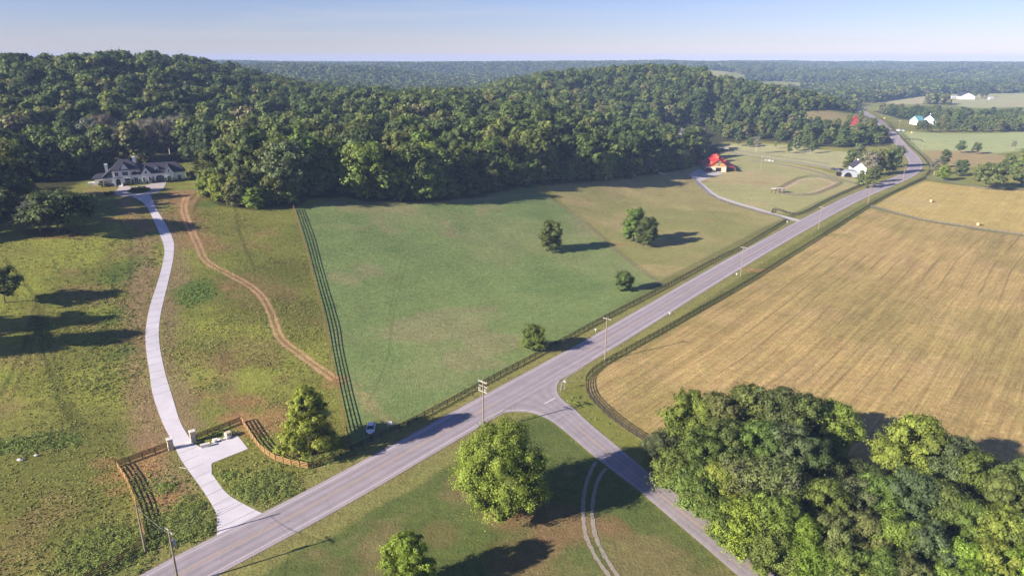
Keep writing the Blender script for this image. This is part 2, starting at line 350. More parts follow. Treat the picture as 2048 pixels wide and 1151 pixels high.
    # worn soil beside the driveway and the dirt track
    m = track(A([(300, 400), (330, 440), (352, 500), (350, 560), (335, 640), (335, 720), (352, 790), (372, 850)]), 3.2, 3, 3.0); paint(m * .75, c(160, 136, 104))
    m = track(A([(250, 400), (275, 440), (290, 500), (285, 560), (272, 640), (270, 720), (278, 790), (300, 860), (330, 950), (360, 990)]), 3.4, 3, 3.4); paint(m * .85, c(166, 138, 104))
    m = track(A([(372, 385), (364, 423), (380, 456), (396, 489)]), 6, 5, 5); paint(m * .8, c(172, 134, 98))
    m = track(A([(440, 690), (452, 750), (478, 830), (510, 860)]), 2.2, 2, 3); paint(m * .6, c(150, 118, 84))
    for u, v, rad, k, a in ((280, 940, 6, 1, .9), (300, 905, 4, 1, .8), (330, 990, 4.5, 1, .95), (350, 1005, 3, 1, .8), (225, 955, 5, .8, .55), (215, 925, 5, .6, .6), (235, 980, 3, 1, .7), (500, 800, 7, .7, .75), (545, 850, 7, 1, .85), (560, 820, 5, 1, .6), (470, 835, 5, .6, .75), (250, 375, 10, .5, .5), (200, 385, 12, .5, .5), (240, 440, 7, .8, .7), (300, 455, 5, 1, .6), (420, 770, 7, 1, .3), (670, 760, 4, 1, .7), (85, 470, 8, .6, .5), (190, 650, 10, .6, .35), (465, 575, 5, .5, .4)):
        paint(blob(u, v, rad, k, a * .8), c(180, 138, 96))
    for u, v, rad, k, a in ((390, 590, 7, 1.6, .8), (410, 690, 6, 1, .35), (440, 770, 5, 1, .4), (95, 880, 7, .5, .8), (30, 890, 7, .5, .7), (240, 1090, 9, 1, .5), (220, 640, 4, 2.4, .55), (245, 700, 4, 1.5, .6), (560, 1000, 8, .6, .3), (150, 420, 14, .5, .4), (245, 540, 5, 3, .6), (405, 410, 6, 1, .6)):
        paint(blob(u, v, rad, k, a), c(96, 126, 54)); weed = np.maximum(weed, blob(u, v, rad, k, 1))
    T = DIRT
    m = track(T, 1.5, .8, .7); paint(m * .5, c(170, 132, 92))
    for s in (-.85, .85):
        Q = offset(T, s); m = track(Q, .42, .3, .25); paint(m * .9, c(216, 176, 134))
    m = region(A([(700, 780), (712, 770), (780, 832), (800, 848), (770, 852), (735, 822)]), 2, 2); paint(m * .7, c(172, 156, 110))
    m = region(A([(735, 400), (850, 402), (960, 396), (1050, 388), (960, 402), (850, 407), (760, 405)]), 1.5, 1.5); paint(m * .8, c(178, 158, 122))
    # wheel marks
    for P, a in (([(0, 790), (50, 690), (72, 600)], .8), ([(20, 800), (62, 700), (80, 610)], .6), ([(75, 610), (85, 700), (120, 800), (150, 860)], .8), ([(88, 610), (100, 700), (138, 800), (165, 850)], .6), ([(10, 520), (45, 560), (75, 600)], .7), ([(380, 400), (395, 385), (425, 378)], .8), ([(386, 425), (400, 396), (430, 388)], .8), ([(470, 415), (480, 470), (510, 540)], .7), ([(245, 620), (262, 560), (262, 480), (240, 440)], .5)):
        m = track(A(P), .6, .5, .5); paint(m * a * .7, c(70, 82, 40))
    for P in ([(785, 640), (800, 570), (815, 520)], [(776, 640), (790, 570), (803, 520)], [(740, 800), (775, 720), (785, 640)]):
        m = track(A(P), .35, .4); paint(m * .35, c(90, 112, 58))
    # arena dirt, slopes
    m = track(A([(1560, 381), (1600, 360), (1640, 357), (1668, 366)]), 1.5, 1); paint(m, c(205, 180, 150))
    m = track(A([(1668, 366), (1660, 372), (1618, 387)]), 1.5, 1); paint(m, c(205, 180, 150)); m = track(A([(1618, 387), (1580, 388), (1560, 384)]), .7, .6); paint(m, c(200, 180, 140))
    m = blob(1530, 365, 9, .7, .5); paint(m, c(176, 144, 104)); m = blob(1395, 362, 7, 1, .6); paint(m, c(170, 140, 96)); m = blob(1690, 352, 12, .6, .7); paint(m, c(186, 150, 108))
    m = blob(1668, 358, 6, .6, .5); paint(m, c(200, 150, 90)); m = blob(1420, 442, 3, 1, .7); paint(m, c(184, 142, 104)); m = blob(1475, 442, 2.5, 1, .6); paint(m, c(184, 142, 104))
    m = blob(1512, 540, 5, .6, .7); paint(m, c(182, 140, 100)); m = blob(1240, 488, 4, .8, .6); paint(m, c(166, 128, 92)); m = blob(700, 455, 9, .4, .3); paint(m, c(158, 146, 108))
    # woods
    wv = inwood(x, y); wd = S(-3, 2, wv + (n3 - .5) * 4) * np.where(np.hypot(x, y) < 4300, 1, 0); paint(wd, c(74, 74, 44))
    fw = S(4000, 4500, np.hypot(x, y)); paint(fw, c(64, 84, 46))
    for u, v, rad in ((115, 466, 14), (1015, 1030, 3), (600, 905, 8)): paint(blob(u, v, rad, .4, .7), c(128, 92, 66))
    me = npmesh('ground', np.stack([X, Y, Z], 1), F, M['ground'], smooth=True)
    col = np.clip(col, .004, .9)
    a = me.color_attributes.new('Col', 'FLOAT_COLOR', 'POINT'); a.data.foreach_set('color', np.concatenate([col, np.ones((len(x), 1))], 1).astype(np.float32).ravel())
    for nm, v in (('hay', hay), ('weed', weed)):
        a = me.attributes.new(nm, 'FLOAT', 'POINT'); a.data.foreach_set('value', v.astype(np.float32))
    o = link('ground', me); o['kind'] = 'structure'; return o
def offset(P, s):
    P = np.asarray(P); t = np.gradient(P, axis=0); t /= np.linalg.norm(t, axis=1)[:, None] + 1e-9
    return P + np.stack([-t[:, 1], t[:, 0]], 1) * s
def groundmat():
    m, nt, b = newmat('ground', (.2, .2, .1), .95, 0, .1); M['ground'] = m
    pos = nd(nt, 'ShaderNodeTexCoord').outputs['Object']
    colr = nd(nt, 'ShaderNodeAttribute', attribute_name='Col').outputs['Color']
    hay = nd(nt, 'ShaderNodeAttribute', attribute_name='hay').outputs['Fac']; weed = nd(nt, 'ShaderNodeAttribute', attribute_name='weed').outputs['Fac']
    nA = noise(nt, pos, .55, 7, .75); nB = noise(nt, pos, 2.2, 5, .7); nL = noise(nt, pos, .09, 4, .6)
    f1 = remap(nt, nA, .3, .7, .76, 1.22); f2 = remap(nt, nB, .3, .7, .84, 1.16); f3 = remap(nt, nL, .3, .7, .9, 1.1)
    fw = math_n(nt, 'ADD', 1.0, math_n(nt, 'MULTIPLY', weed, remap(nt, noise(nt, pos, .8, 5, .75), .3, .7, -.24, .22)))
    # mown rows: long streaks, two directions
    def rows(ang, across, along, lo, hi):
        mp = nd(nt, 'ShaderNodeMapping', {'Vector': pos, 'Rotation': (0, 0, -R(ang)), 'Scale': (1, 1, 1)})
        wob = nd(nt, 'ShaderNodeVectorMath', {0: mp.outputs[0], 1: (along, across, 0)}, operation='MULTIPLY')
        return remap(nt, noise(nt, wob.outputs[0], 1.0, 3, .65, .25), .36, .64, lo, hi)
    s1 = math_n(nt, 'MULTIPLY', rows(49, .42, .012, .90, 1.07), rows(49, 1.9, .05, .84, 1.12))
    s2 = math_n(nt, 'MULTIPLY', rows(51, .17, .006, .88, 1.08), rows(47, .9, .05, .9, 1.08))
    s = math_n(nt, 'MULTIPLY', s1, s2)
    mp2 = nd(nt, 'ShaderNodeMapping', {'Vector': pos, 'Rotation': (0, 0, -R(49.5))}); sx = nd(nt, 'ShaderNodeSeparateXYZ', {0: mp2.outputs[0]})
    wob2 = math_n(nt, 'MULTIPLY', noise(nt, pos, .006, 2, .5), 16.0)
    ph = math_n(nt, 'ADD', sx.outputs[1], wob2); ab = math_n(nt, 'PINGPONG', ph, 3.1)
    ln_ = remap(nt, ab, .15, .5, .74, 1.0); pm_ = remap(nt, noise(nt, pos, .018, 3, .6), .44, .56, 0.0, 1.0)
    ln2 = math_n(nt, 'ADD', 1.0, math_n(nt, 'MULTIPLY', pm_, math_n(nt, 'SUBTRACT', ln_, 1.0))); s = math_n(nt, 'MULTIPLY', s, ln2)
    fh = math_n(nt, 'ADD', 1.0, math_n(nt, 'MULTIPLY', hay, math_n(nt, 'SUBTRACT', s, 1.0)))
    tot = math_n(nt, 'MULTIPLY', math_n(nt, 'MULTIPLY', f1, f2), math_n(nt, 'MULTIPLY', math_n(nt, 'MULTIPLY', f3, fw), fh))
    # tufts shift a little in hue too
    hs = nd(nt, 'ShaderNodeHueSaturation', {'Color': scalec(nt, colr, tot), 'Hue': remap(nt, noise(nt, pos, .3, 4, .7), .3, .7, .487, .513)})
    nt.links.new(hs.outputs[0], b.inputs['Base Color'])
    hh = math_n(nt, 'ADD', math_n(nt, 'MULTIPLY', nA, 1.0), math_n(nt, 'MULTIPLY', nB, .45))
    dist = math_n(nt, 'ADD', .42, math_n(nt, 'MULTIPLY', weed, .35))
    bp = nd(nt, 'ShaderNodeBump', {'Strength': .7, 'Distance': dist, 'Height': hh}); nt.links.new(bp.outputs[0], b.inputs['Normal'])
groundmat()
# ---------------------------------------------------------------- roads
ROADPX = [(250, 1212), (350, 1151), (560, 1044), (733, 950), (915, 847), (1080, 755), (1212, 680), (1344, 601), (1460, 532), (1600, 453), (1706, 397), (1770, 370), (1812, 351), (1830, 336), (1828, 319), (1812, 301), (1797, 284), (1782, 264), (1763, 248), (1744, 234), (1730, 226), (1712, 217)]
ROADC = A(ROADPX)
_d = (ROADC[3] - ROADC[0]) / np.linalg.norm(ROADC[3] - ROADC[0]); ROADC = np.vstack([ROADC[0] - _d * 120, ROADC])
ROADC = catmull(ROADC, 3.0)
for _ in range(6): ROADC[1:-1] = (ROADC[:-2] + 2 * ROADC[1:-1] + ROADC[2:]) / 4
DIRT = catmull(A([(374, 392), (368, 408), (368, 423), (380, 456), (396, 489), (413, 522), (462, 550), (495, 568), (522, 591), (541, 624), (560, 674), (599, 707), (655, 747), (668, 757)]), 2.0)
def strip(name, Lp, Rp, off, mat, nx=2):
    V = []; n = len(Lp)
    for a, b in zip(Lp, Rp):
        for q in range(nx + 1): V.append(a + (b - a) * q / nx)
    V = np.array(V); Z = ht(V[:, 0], V[:, 1]) + off
    F = [(i * (nx + 1) + q, i * (nx + 1) + q + 1, (i + 1) * (nx + 1) + q + 1, (i + 1) * (nx + 1) + q) for i in range(n - 1) for q in range(nx)]
    me = npmesh(name, np.column_stack([V, Z]), F, mat, smooth=True)
    at2 = me.attributes.new('across', 'FLOAT', 'POINT'); at2.data.foreach_set('value', np.tile(np.linspace(-1, 1, nx + 1), n).astype(np.float32))
    if me.polygons[0].normal.z < 0: me.flip_normals()
    o = link(name, me); o['kind'] = 'structure'; return o
def dash(name, P, wdt, off, mat, on=0, gap=0):
    return strip(name, offset(P, wdt / 2), offset(P, -wdt / 2), off, mat, 1)
def asphalt(name, col, amt, hw):
    m, nt, b = newmat(name, col, .9, 0, .2)
    pos = nd(nt, 'ShaderNodeTexCoord').outputs['Object']
    mp = nd(nt, 'ShaderNodeMapping', {'Vector': pos, 'Rotation': (0, 0, -R(50))})
    st = nd(nt, 'ShaderNodeVectorMath', {0: mp.outputs[0], 1: (.02, .9, 0)}, operation='MULTIPLY')
    a = remap(nt, noise(nt, st.outputs[0], 1, 3, .6), .35, .65, 1 - amt, 1 + amt); bq = remap(nt, noise(nt, pos, .25, 5, .7), .3, .7, .9, 1.1); cq = remap(nt, noise(nt, pos, 6, 4, .7), .3, .7, .93, 1.07)
    rgb = nd(nt, 'ShaderNodeRGB'); rgb.outputs[0].default_value = (*col, 1)
    vo = nd(nt, 'ShaderNodeTexVoronoi', {'Vector': pos, 'Scale': .12, 'Randomness': 1.0}, feature='DISTANCE_TO_EDGE')
    vn_ = math_n(nt, 'ADD', vo.outputs['Distance'], math_n(nt, 'MULTIPLY', noise(nt, pos, .8, 4, .7), .03))
    crack = remap(nt, vn_, .016, .02, .80, 1.0)
    ac = math_n(nt, 'MULTIPLY', math_n(nt, 'ABSOLUTE', nd(nt, 'ShaderNodeAttribute', attribute_name='across').outputs['Fac']), hw)
    d1 = math_n(nt, 'MINIMUM', math_n(nt, 'ABSOLUTE', math_n(nt, 'SUBTRACT', ac, hw * .21)), math_n(nt, 'ABSOLUTE', math_n(nt, 'SUBTRACT', ac, hw * .58)))
    wp = remap(nt, d1, .0, .55, .88, 1.03); shd = remap(nt, ac, hw * .82, hw * .87, 1.0, 1.10); a = math_n(nt, 'MULTIPLY', a, math_n(nt, 'MULTIPLY', wp, shd))
    nt.links.new(scalec(nt, rgb.outputs[0], math_n(nt, 'MULTIPLY', math_n(nt, 'MULTIPLY', a, crack), math_n(nt, 'MULTIPLY', bq, cq))), b.inputs['Base Color'])
    return m
M['asphalt'] = asphalt('asphalt', tuple(v / 1.5 for v in lin((176, 165, 171))), .10, 4.75)
M['asphalt2'] = asphalt('worn_asphalt', tuple(v / 1.5 for v in lin((176, 166, 171))), .06, 3.2)
M['conc'] = varmat('concrete', tuple(v / 1.5 for v in lin((232, 226, 232))), .9, .13, .22)
M['paving'] = varmat('court_paving', tuple(v / 1.5 for v in lin((196, 184, 182))), .9, .08, 1.2)
M['gravel'] = varmat('gravel', tuple(v / 1.5 for v in lin((210, 202, 200))), .95, .22, 1.6)
M['gravel2'] = varmat('worn_gravel', tuple(v / 1.5 for v in lin((172, 160, 146))), .95, .30, 2.2)
M['edge_line'] = varmat('road_paint_white', tuple(v / 1.5 for v in lin((232, 224, 222))), .8, .12, 2)
M['yellow_line'] = varmat('road_paint_yellow', tuple(v / 1.5 for v in lin((212, 180, 140))), .8, .15, 2)
ground()
jt = (fb(ROADC[:, 0], ROADC[:, 1], 9, 3, 3) - .5)[:, None] * .7; jt2 = (fb(ROADC[:, 0], ROADC[:, 1], 8, 3, 6) - .5)[:, None] * .7
strip('main_road', offset(ROADC, 4.75) + jt, offset(ROADC, -4.75) + jt2, .050, M['asphalt'], 12)
RS = np.cumsum(np.r_[0, np.hypot(*(ROADC[1:] - ROADC[:-1]).T)])
def near_i(px): p = at(*px); return int(np.argmin(np.hypot(*(ROADC - p).T)))
i0, i1 = near_i((985, 805)), near_i((1155, 712))
dash('edge_line', offset(ROADC, 3.80), .16, .062, M['edge_line'])
dash('edge_line', offset(ROADC, -3.80)[:i0 + 1], .16, .062, M['edge_line']); dash('edge_line', offset(ROADC, -3.80)[i1:], .16, .062, M['edge_line'])
for s in (-.16, .16):
    dash('centre_line', offset(ROADC, s)[:i0 + 2], .11, .062, M['yellow_line']); dash('centre_line', offset(ROADC, s)[i1 + 1:], .11, .062, M['yellow_line'])
sL = catmull(A([(955, 852), (985, 834), (1010, 825), (1035, 823), (1065, 826), (1101, 841), (1141, 872), (1187, 911), (1273, 977), (1330, 1026), (1401, 1086), (1476, 1151), (1560, 1224)]), 1.0)
sR = catmull(A([(1160, 733), (1148, 740), (1128, 752), (1117, 765), (1114, 780), (1123, 797), (1148, 817), (1180, 847), (1237, 894), (1309, 954), (1384, 1011), (1459, 1065), (1569, 1151), (1660, 1224)]), 1.0)
def resamp(P, n):
    d = np.r_[0, np.cumsum(np.hypot(*(P[1:] - P[:-1]).T))]; t = np.linspace(0, d[-1], n)
    return np.column_stack([np.interp(t, d, P[:, 0]), np.interp(t, d, P[:, 1])])
def clip_side(P):   # pull the mouth of the side road in under the main road's near edge
    return P
sLr, sRr = resamp(sL, 140), resamp(sR, 140)
strip('side_road', sLr, sRr, .056, M['asphalt2'], 6)
dash('edge_line', offset(catmull(A([(962, 848), (985, 834), (1010, 825), (1035, 823), (1065, 826), (1090, 835)]), 1.0), .9), .15, .066, M['edge_line'])
dash('edge_line', offset(catmull(A([(1160, 733), (1148, 740), (1128, 752), (1117, 765), (1114, 780)]), 1.0), -.9 * -1), .15, .066, M['edge_line'])
mid = (sLr + sRr) / 2
dash('centre_line', offset(mid[45:], .12), .10, .066, M['yellow_line']); dash('centre_line', offset(mid[45:], -.12), .10, .066, M['yellow_line'])
p, q = at(1089, 807), at(1111, 795); dash('stop_line', np.linspace(p, q, 4), .35, .068, M['edge_line'])
# driveway
dL = catmull(A([(262, 392), (286, 405), (300, 425), (312, 451), (327, 489), (328, 512), (319, 552), (302, 604), (292, 654), (292, 697), (299, 745), (305, 786), (323, 840), (348, 890), (364, 922), (400, 972), (425, 1011), (434, 1036), (433, 1084)]), 1.0)
dR = catmull(A([(300, 388), (303, 395), (312, 416), (333, 451), (347, 482), (347, 512), (340, 548), (328, 598), (319, 644), (319, 687), (329, 740), (345, 794), (361, 844), (384, 883), (403, 918), (429, 954), (454, 986), (489, 1008), (540, 1033)]), 1.0)
strip('driveway', resamp(dL, 260), resamp(dR, 260), .042, M['conc'], 3)
def sheet(name, P, off, mat, sub=10, hole=None):
    """fan sheet from the middle of the outline, draped on the ground"""
    P = np.asarray(P); c = P.mean(0); n = len(P); V = [c]
    for k in range(1, sub + 1):
        for p in P: V.append(c + (p - c) * k / sub)
    V = np.array(V); F = [(1 + i, 1 + (i + 1) % n, 0, 0) for i in range(n)]
    F3 = [(1 + i, 1 + (i + 1) % n, 0) for i in range(n)]; F4 = [(1 + k * n + i, 1 + k * n + (i + 1) % n, 1 + (k - 1) * n + (i + 1) % n, 1 + (k - 1) * n + i) for k in range(1, sub) for i in range(n)]
    me = bpy.data.meshes.new(name); Z = ht(V[:, 0], V[:, 1]) + off
    me.from_pydata([(a, b, z) for (a, b), z in zip(V, Z)], [], F3 + F4); me.materials.append(mat)
    if me.polygons[0].normal.z < 0: me.flip_normals()
    o = link(name, me); o['kind'] = 'structure'; return o
sheet('driveway_turning_bay', A([(384, 884), (395, 895), (409, 895), (432, 883), (475, 870), (496, 897), (425, 925), (419, 937), (424, 950), (402, 935), (376, 905)]), .047, M['conc'], 6)
sheet('forecourt', A([(239, 366), (237, 376), (229, 385), (232, 390), (245, 393), (262, 393), (281, 391), (300, 389), (317, 384), (327, 378), (334, 363), (312, 363), (306, 368), (288, 371), (258, 375), (249, 375)]), .049, M['paving'], 6)
a_, b_ = resamp(dL, 62), resamp(dR, 62); V = []; Fj = []
for i in range(1, 61):
    if 44 < i < 52: continue
    t_ = (a_[i + 1] - a_[i - 1]); t_ /= np.linalg.norm(t_); n = len(V); V += [a_[i] - t_ * .035, b_[i] - t_ * .035, b_[i] + t_ * .035, a_[i] + t_ * .035]; Fj.append((n, n + 1, n + 2, n + 3))
V = np.array(V); me = npmesh('driveway_joint', np.column_stack([V, ht(V[:, 0], V[:, 1]) + .06]), Fj, varmat('joint_dirt', (.20, .18, .17), .9, .2, 1)); o = link('driveway_joint', me); o['kind'] = 'structure'
# barn drive, gravel tracks
GD = catmull(A([(1388, 350), (1398, 366), (1425, 388), (1460, 402), (1500, 414), (1548, 428), (1600, 442), (1618, 446)]), 2.0)
strip('gravel_drive', offset(GD, 2.2), offset(GD, -2.2), .048, M['gravel'], 2)
sheet('gravel_yard', A([(1378, 350), (1398, 337), (1412, 341), (1432, 344), (1447, 348), (1425, 353), (1404, 362), (1388, 360)]), .050, M['gravel'], 4)
GL = catmull(A([(1452, 302), (1490, 310), (1528, 315), (1600, 325), (1650, 334), (1690, 346)]), 3.0)
strip('gravel_lane', offset(GL, 2.8), offset(GL, -2.8), .045, M['gravel2'], 2)
for P in ([(1192, 922), (1178, 950), (1169, 983), (1166, 1026), (1173, 1072), (1190, 1110), (1218, 1151), (1260, 1210)], [(1212, 936), (1198, 955), (1189, 983), (1184, 1026), (1191, 1069), (1210, 1112), (1236, 1151), (1280, 1210)]):
    T = catmull(A(P), .7); jit = np.array([random.Random(i).uniform(-.12, .12) for i in range(len(T))])
    strip('gravel_wheel_track', offset(T, .36) + jit[:, None], offset(T, -.36) - jit[::-1, None], .045, M['gravel2'], 1)
# ---------------------------------------------------------------- trees
def ico(r, seed, amp=.2, sub=2):
    bm = bmesh.new(); bmesh.ops.create_icosphere(bm, subdivisions=sub, radius=1.0)
    V = np.array([v.co[:] for v in bm.verts]); F = np.array([[v.index for v in f.verts] for f in bm.faces]); bm.free()
    rs = np.random.RandomState(seed); return V * (r * (1 + amp * (rs.rand(len(V)) - .5)))[:, None], F
def crown_mesh(name, seed, H, Rr, nl, nleaf, ls, mat, shape='round', base=.22, core=.62, csub=1, flat=.9):
    rs = np.random.RandomState(seed); LB = []
    for i in range(nl):
        t = (i + .5) / nl; t = .04 + .96 * t
        if shape == 'cone': prof = 1.05 * (1 - t ** 1.5) ** .9 + .08
        elif shape == 'spread': prof = math.sin(math.pi * min(1, .25 + .72 * t)) ** .5
        else: prof = math.sqrt(max(0, 1 - (2 * t * .98 - .88) ** 2 * .85))
        a = i * 2.399 + rs.rand() * .9; rad = Rr * prof * (.42 + .34 * rs.rand())
        if rs.rand() < .25: rad *= .4
        lr = Rr * (.20 + .26 * rs.rand() ** .8) * (.72 + .35 * prof) * (1.0 if nl < 20 else .82)
        z = H * (base + (1 - base) * t); z = min(z, H - lr * .85); z = max(z, H * base * .6 + lr * .6)
        LB.append((rad * math.cos(a), rad * math.sin(a), z, lr))
    V = []; F = []; T = []; nv = 0
    per = nleaf // nl
    for x, y, z, lr in LB:
        tl = .85 + .3 * rs.rand(); ns = 14; sd = rs.randn(ns, 3); sd /= np.linalg.norm(sd, axis=1)[:, None]; sd[:, 2] = np.where(sd[:, 2] < -.3, -sd[:, 2], sd[:, 2])
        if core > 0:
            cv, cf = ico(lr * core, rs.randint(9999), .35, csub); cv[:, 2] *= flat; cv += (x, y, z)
            k = np.repeat(cf, 1, 0); V.append(cv); F.append(np.column_stack([k, k[:, 2]]) + nv); T.append(np.full(len(k), .35 * tl)); nv += len(cv)  # inner core toned dark, standing in for shade inside the crown
        idx = rs.randint(0, ns, per); tn = (.80 + .42 * rs.rand(ns))
        d = sd[idx] + rs.randn(per, 3) * .55; d /= np.linalg.norm(d, axis=1)[:, None]
        d[:, 2] = np.where(d[:, 2] < -.45, -d[:, 2], d[:, 2])
        pr = sd[idx] * (.40 + .36 * rs.rand(ns))[idx][:, None] + d * np.abs(.40 + .20 * rs.randn(per))[:, None]
        q1, q2 = rs.randn(3, 3) * 4.5, rs.randn(3, 3) * 9; pr = pr * (1 + .16 * np.sin(pr @ q1).sum(1) / 1.5 + .12 * np.sin(pr @ q2 + 1).sum(1) / 1.5)[:, None]
        P = pr * lr; P[:, 2] *= flat; P += (x, y, z)
        nn = d * 1.0 + pr * .5 + rs.randn(per, 3) * .30 + np.array([0, 0, .10]); nn /= np.linalg.norm(nn, axis=1)[:, None]
        a = np.cross(nn, rs.randn(per, 3)); a /= np.linalg.norm(a, axis=1)[:, None]; b = np.cross(nn, a)
        s = (ls * (.5 + 1.1 * rs.rand(per) ** 1.6))[:, None]
        q = np.stack([P - a * s * .5, P - b * s * .38 + a * s * .05, P + a * s * .55, P + b * s * .38], 1).reshape(-1, 3)
        V.append(q); F.append(np.arange(per * 4).reshape(-1, 4) + nv); T.append(tl * tn[idx] * (.62 + .76 * rs.rand(per))); nv += per * 4
    V = np.vstack(V); F4 = np.vstack(F); T = np.concatenate(T)
    deg = F4[:, 2] == F4[:, 3]
    me = bpy.data.meshes.new(name)
    tri = F4[deg][:, :3]; qd = F4[~deg]
    me.vertices.add(len(V)); me.vertices.foreach_set('co', V.astype(np.float32).ravel())
    lp = np.concatenate([tri.ravel(), qd.ravel()]).astype(np.int32); me.loops.add(len(lp)); me.loops.foreach_set('vertex_index', lp)
    me.polygons.add(len(F4)); stt = np.concatenate([np.arange(len(tri)) * 3, len(tri) * 3 + np.arange(len(qd)) * 4]).astype(np.int32)
    me.polygons.foreach_set('loop_start', stt); me.polygons.foreach_set('loop_total', np.r_[np.full(len(tri), 3), np.full(len(qd), 4)].astype(np.int32))
    me.update(calc_edges=True)
    at_ = me.attributes.new('tone', 'FLOAT', 'FACE'); at_.data.foreach_set('value', np.r_[T[deg], T[~deg]].astype(np.float32))
    me.materials.append(mat); me['H'] = H; me['R'] = Rr; return me
def trunk_mesh(name, seed, H, Rr, mat, nb=7, thick=.022, bare=False):
    rs = random.Random(seed); m = MB(); r = H * thick; top = .62 * H if not bare else .8 * H
    p = Vector((0, 0, -.4)); k = 5
    for i in range(k):
        q = Vector((rs.uniform(-.02, .02) * H, rs.uniform(-.02, .02) * H, top * (i + 1) / k)); m.tube(p, q, r * (1.25 if i == 0 else 1) * (1 - i / k * .55), r * (1 - (i + 1) / k * .55), 7); p = q
    for i in range(nb):
        t = .22 + .5 * i / nb; a = i * 2.4 + rs.random(); z = top * (t / .75); L = Rr * rs.uniform(.5, .85); rr_ = r * .38 * (1.1 - t)
        s = Vector((0, 0, min(z, top))); e = s + Vector((math.cos(a) * L, math.sin(a) * L, L * rs.uniform(.45, 1.0))); m.tube(s, e, rr_, rr_ * .5, 5)
        for j in range(4 if bare else 1):
            s2 = s.lerp(e, rs.uniform(.35, .9)); e2 = s2 + Vector((rs.uniform(-1, 1), rs.uniform(-1, 1), rs.uniform(.3, 1))) * L * .55; m.tube(s2, e2, rr_ * .45, rr_ * .18, 4)
            if bare:
                for w_ in range(2):
                    s3 = s2.lerp(e2, rs.uniform(.4, 1)); e3 = s3 + Vector((rs.uniform(-1, 1), rs.uniform(-1, 1), rs.uniform(0, 1))) * L * .35; m.tube(s3, e3, rr_ * .22, rr_ * .1, 4)
    return m.mesh(name, mat)
PR = {}
def proto(key, seed, H, Rr, nl, nleaf, ls, shape='round', base=.22, bare=False, core=.62, mat=None, **k):
    PR[key] = (crown_mesh('crown', seed, H, Rr, nl, nleaf, ls, mat or M['leaf'], shape, base, core, **k), trunk_mesh('trunk', seed, H, Rr, M['pale_bark' if bare else 'bark'], 10 if bare else 7, .02, bare), H, Rr)
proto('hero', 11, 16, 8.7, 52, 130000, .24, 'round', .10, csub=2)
proto('heroc', 12, 14.5, 5.3, 36, 70000, .23, 'cone', .05, csub=2)
for k in range(3): proto('hi%d' % k, 20 + k, 12, 5.4, 28, 56000, .24, 'round', .10, csub=2)
for k in range(2): proto('sh%d' % k, 30 + k, 8, 4.6, 18, 32000, .23, 'round', .04, csub=2)
for k in range(6): proto('md%d' % k, 40 + k, [16, 17, 14, 18, 20, 15][k], [6.6, 5.6, 7.2, 6.2, 5.2, 6.8][k], [22, 17, 28, 24, 30, 14][k], 14000, .55, ['round', 'round', 'spread', 'round', 'cone', 'round'][k], .12)
for k in range(2): proto('sp%d' % k, 50 + k, 14, 8.0, 24, 9000, .6, 'spread', .26)
proto('bare', 60, 15, 6.0, 14, 1300, .6, 'round', .3, True, core=0)
proto('thin', 61, 14, 5.5, 16, 3200, .65, 'round', .28, True, core=0)
proto('cedar', 62, 13, 3.4, 22, 5000, .6, 'cone', .04)
proto('twig', 63, 12, 5.6, 20, 16000, .26, 'round', .15, True, core=0)
COLS = dict(y=(.165, .205, .038), g=(.120, .165, .036), m=(.112, .140, .038), d=(.078, .102, .034), o=(.122, .142, .046), b=(.160, .135, .090), k=(.165, .165, .115), v=(.165, .225, .032), u=(.182, .225, .036), w=(.108, .138, .058))
rt = random.Random(77); NTREE = [0]; AUTO = {}
MARKS = [(60, 'at the left picture edge'), (200, 'left of the white house'), (285, 'behind the left half of the house'), (375, 'behind the house garages'), (450, 'right of the white house'), (585, 'above the dirt track'), (660, 'beside the long board fence top'), (760, 'above the green field, left'), (880, 'above the green field, middle'), (1000, 'above the green field, right'), (1090, 'at the pasture fence top'), (1200, 'behind the lone field tree'), (1320, 'behind the pasture tree pair'), (1440, 'left of the red-roofed barn'), (1560, 'behind the red-roofed barn'), (1700, 'behind the pale meadow'), (1800, 'beside the distant road'), (2200, 'right of the distant road')]
def auto_label(label, x, y):
    if '@' not in label: return label
    u = 1024 + 1457 * x / max(y, 1); m = [q for lim, q in MARKS if u < lim]; m = m[0] if m else MARKS[-1][1]
    return label.replace('@', m)
ORD = ['leftmost', 'second from left', 'third from left', 'fourth from left', 'fifth from left', 'sixth from left', 'seventh from left', 'eighth from left', 'ninth from left', 'tenth from left', 'eleventh from left', 'twelfth from left', 'thirteenth from left', 'fourteenth from left', 'fifteenth from left', 'sixteenth from left', 'seventeenth from left', 'eighteenth from left', 'nineteenth from left']
def single_out():
    g = {}
    for o in C.objects:
        if o.parent is None and 'label' in o.keys() and o.name.split('.')[0] in ('tree', 'shrub'): g.setdefault(o['label'], []).append(o)
    for l, os_ in g.items():
        if 1 < len(os_) <= 20 and len(l.split()) <= 13:
            os_.sort(key=lambda o: o.location.x / max(o.location.y, 1))
            nm = ['left one', 'right one'] if len(os_) == 2 else ORD[:len(os_) - 1] + ['rightmost']
            for n, o in zip(nm, os_): o['label'] = l + ', ' + n
def tree(x, y, hh, key, colk, label, cat='tree', group=None, name='tree', wf=1.0, rz=None, jit=.14):
    cme, tme, H, Rr = PR[key]; s = hh / H
    label = auto_label(label, x, y)
    z = h1(x, y); t = thing(name, label, cat, (x, y, z), rt.uniform(0, 6.28) if rz is None else rz, group)
    t.scale = (s * wf, s * wf, s)
    c = link('crown', cme, t); tr = link('trunk', tme, t)
    b = COLS[colk]; b = [q * 1.12 for q in b]; j = 1 + rt.uniform(-jit, jit); c.color = (b[0] * j * (1 + rt.uniform(-.1, .1)), b[1] * j, b[2] * j, 1)
    NTREE[0] += 1; return t
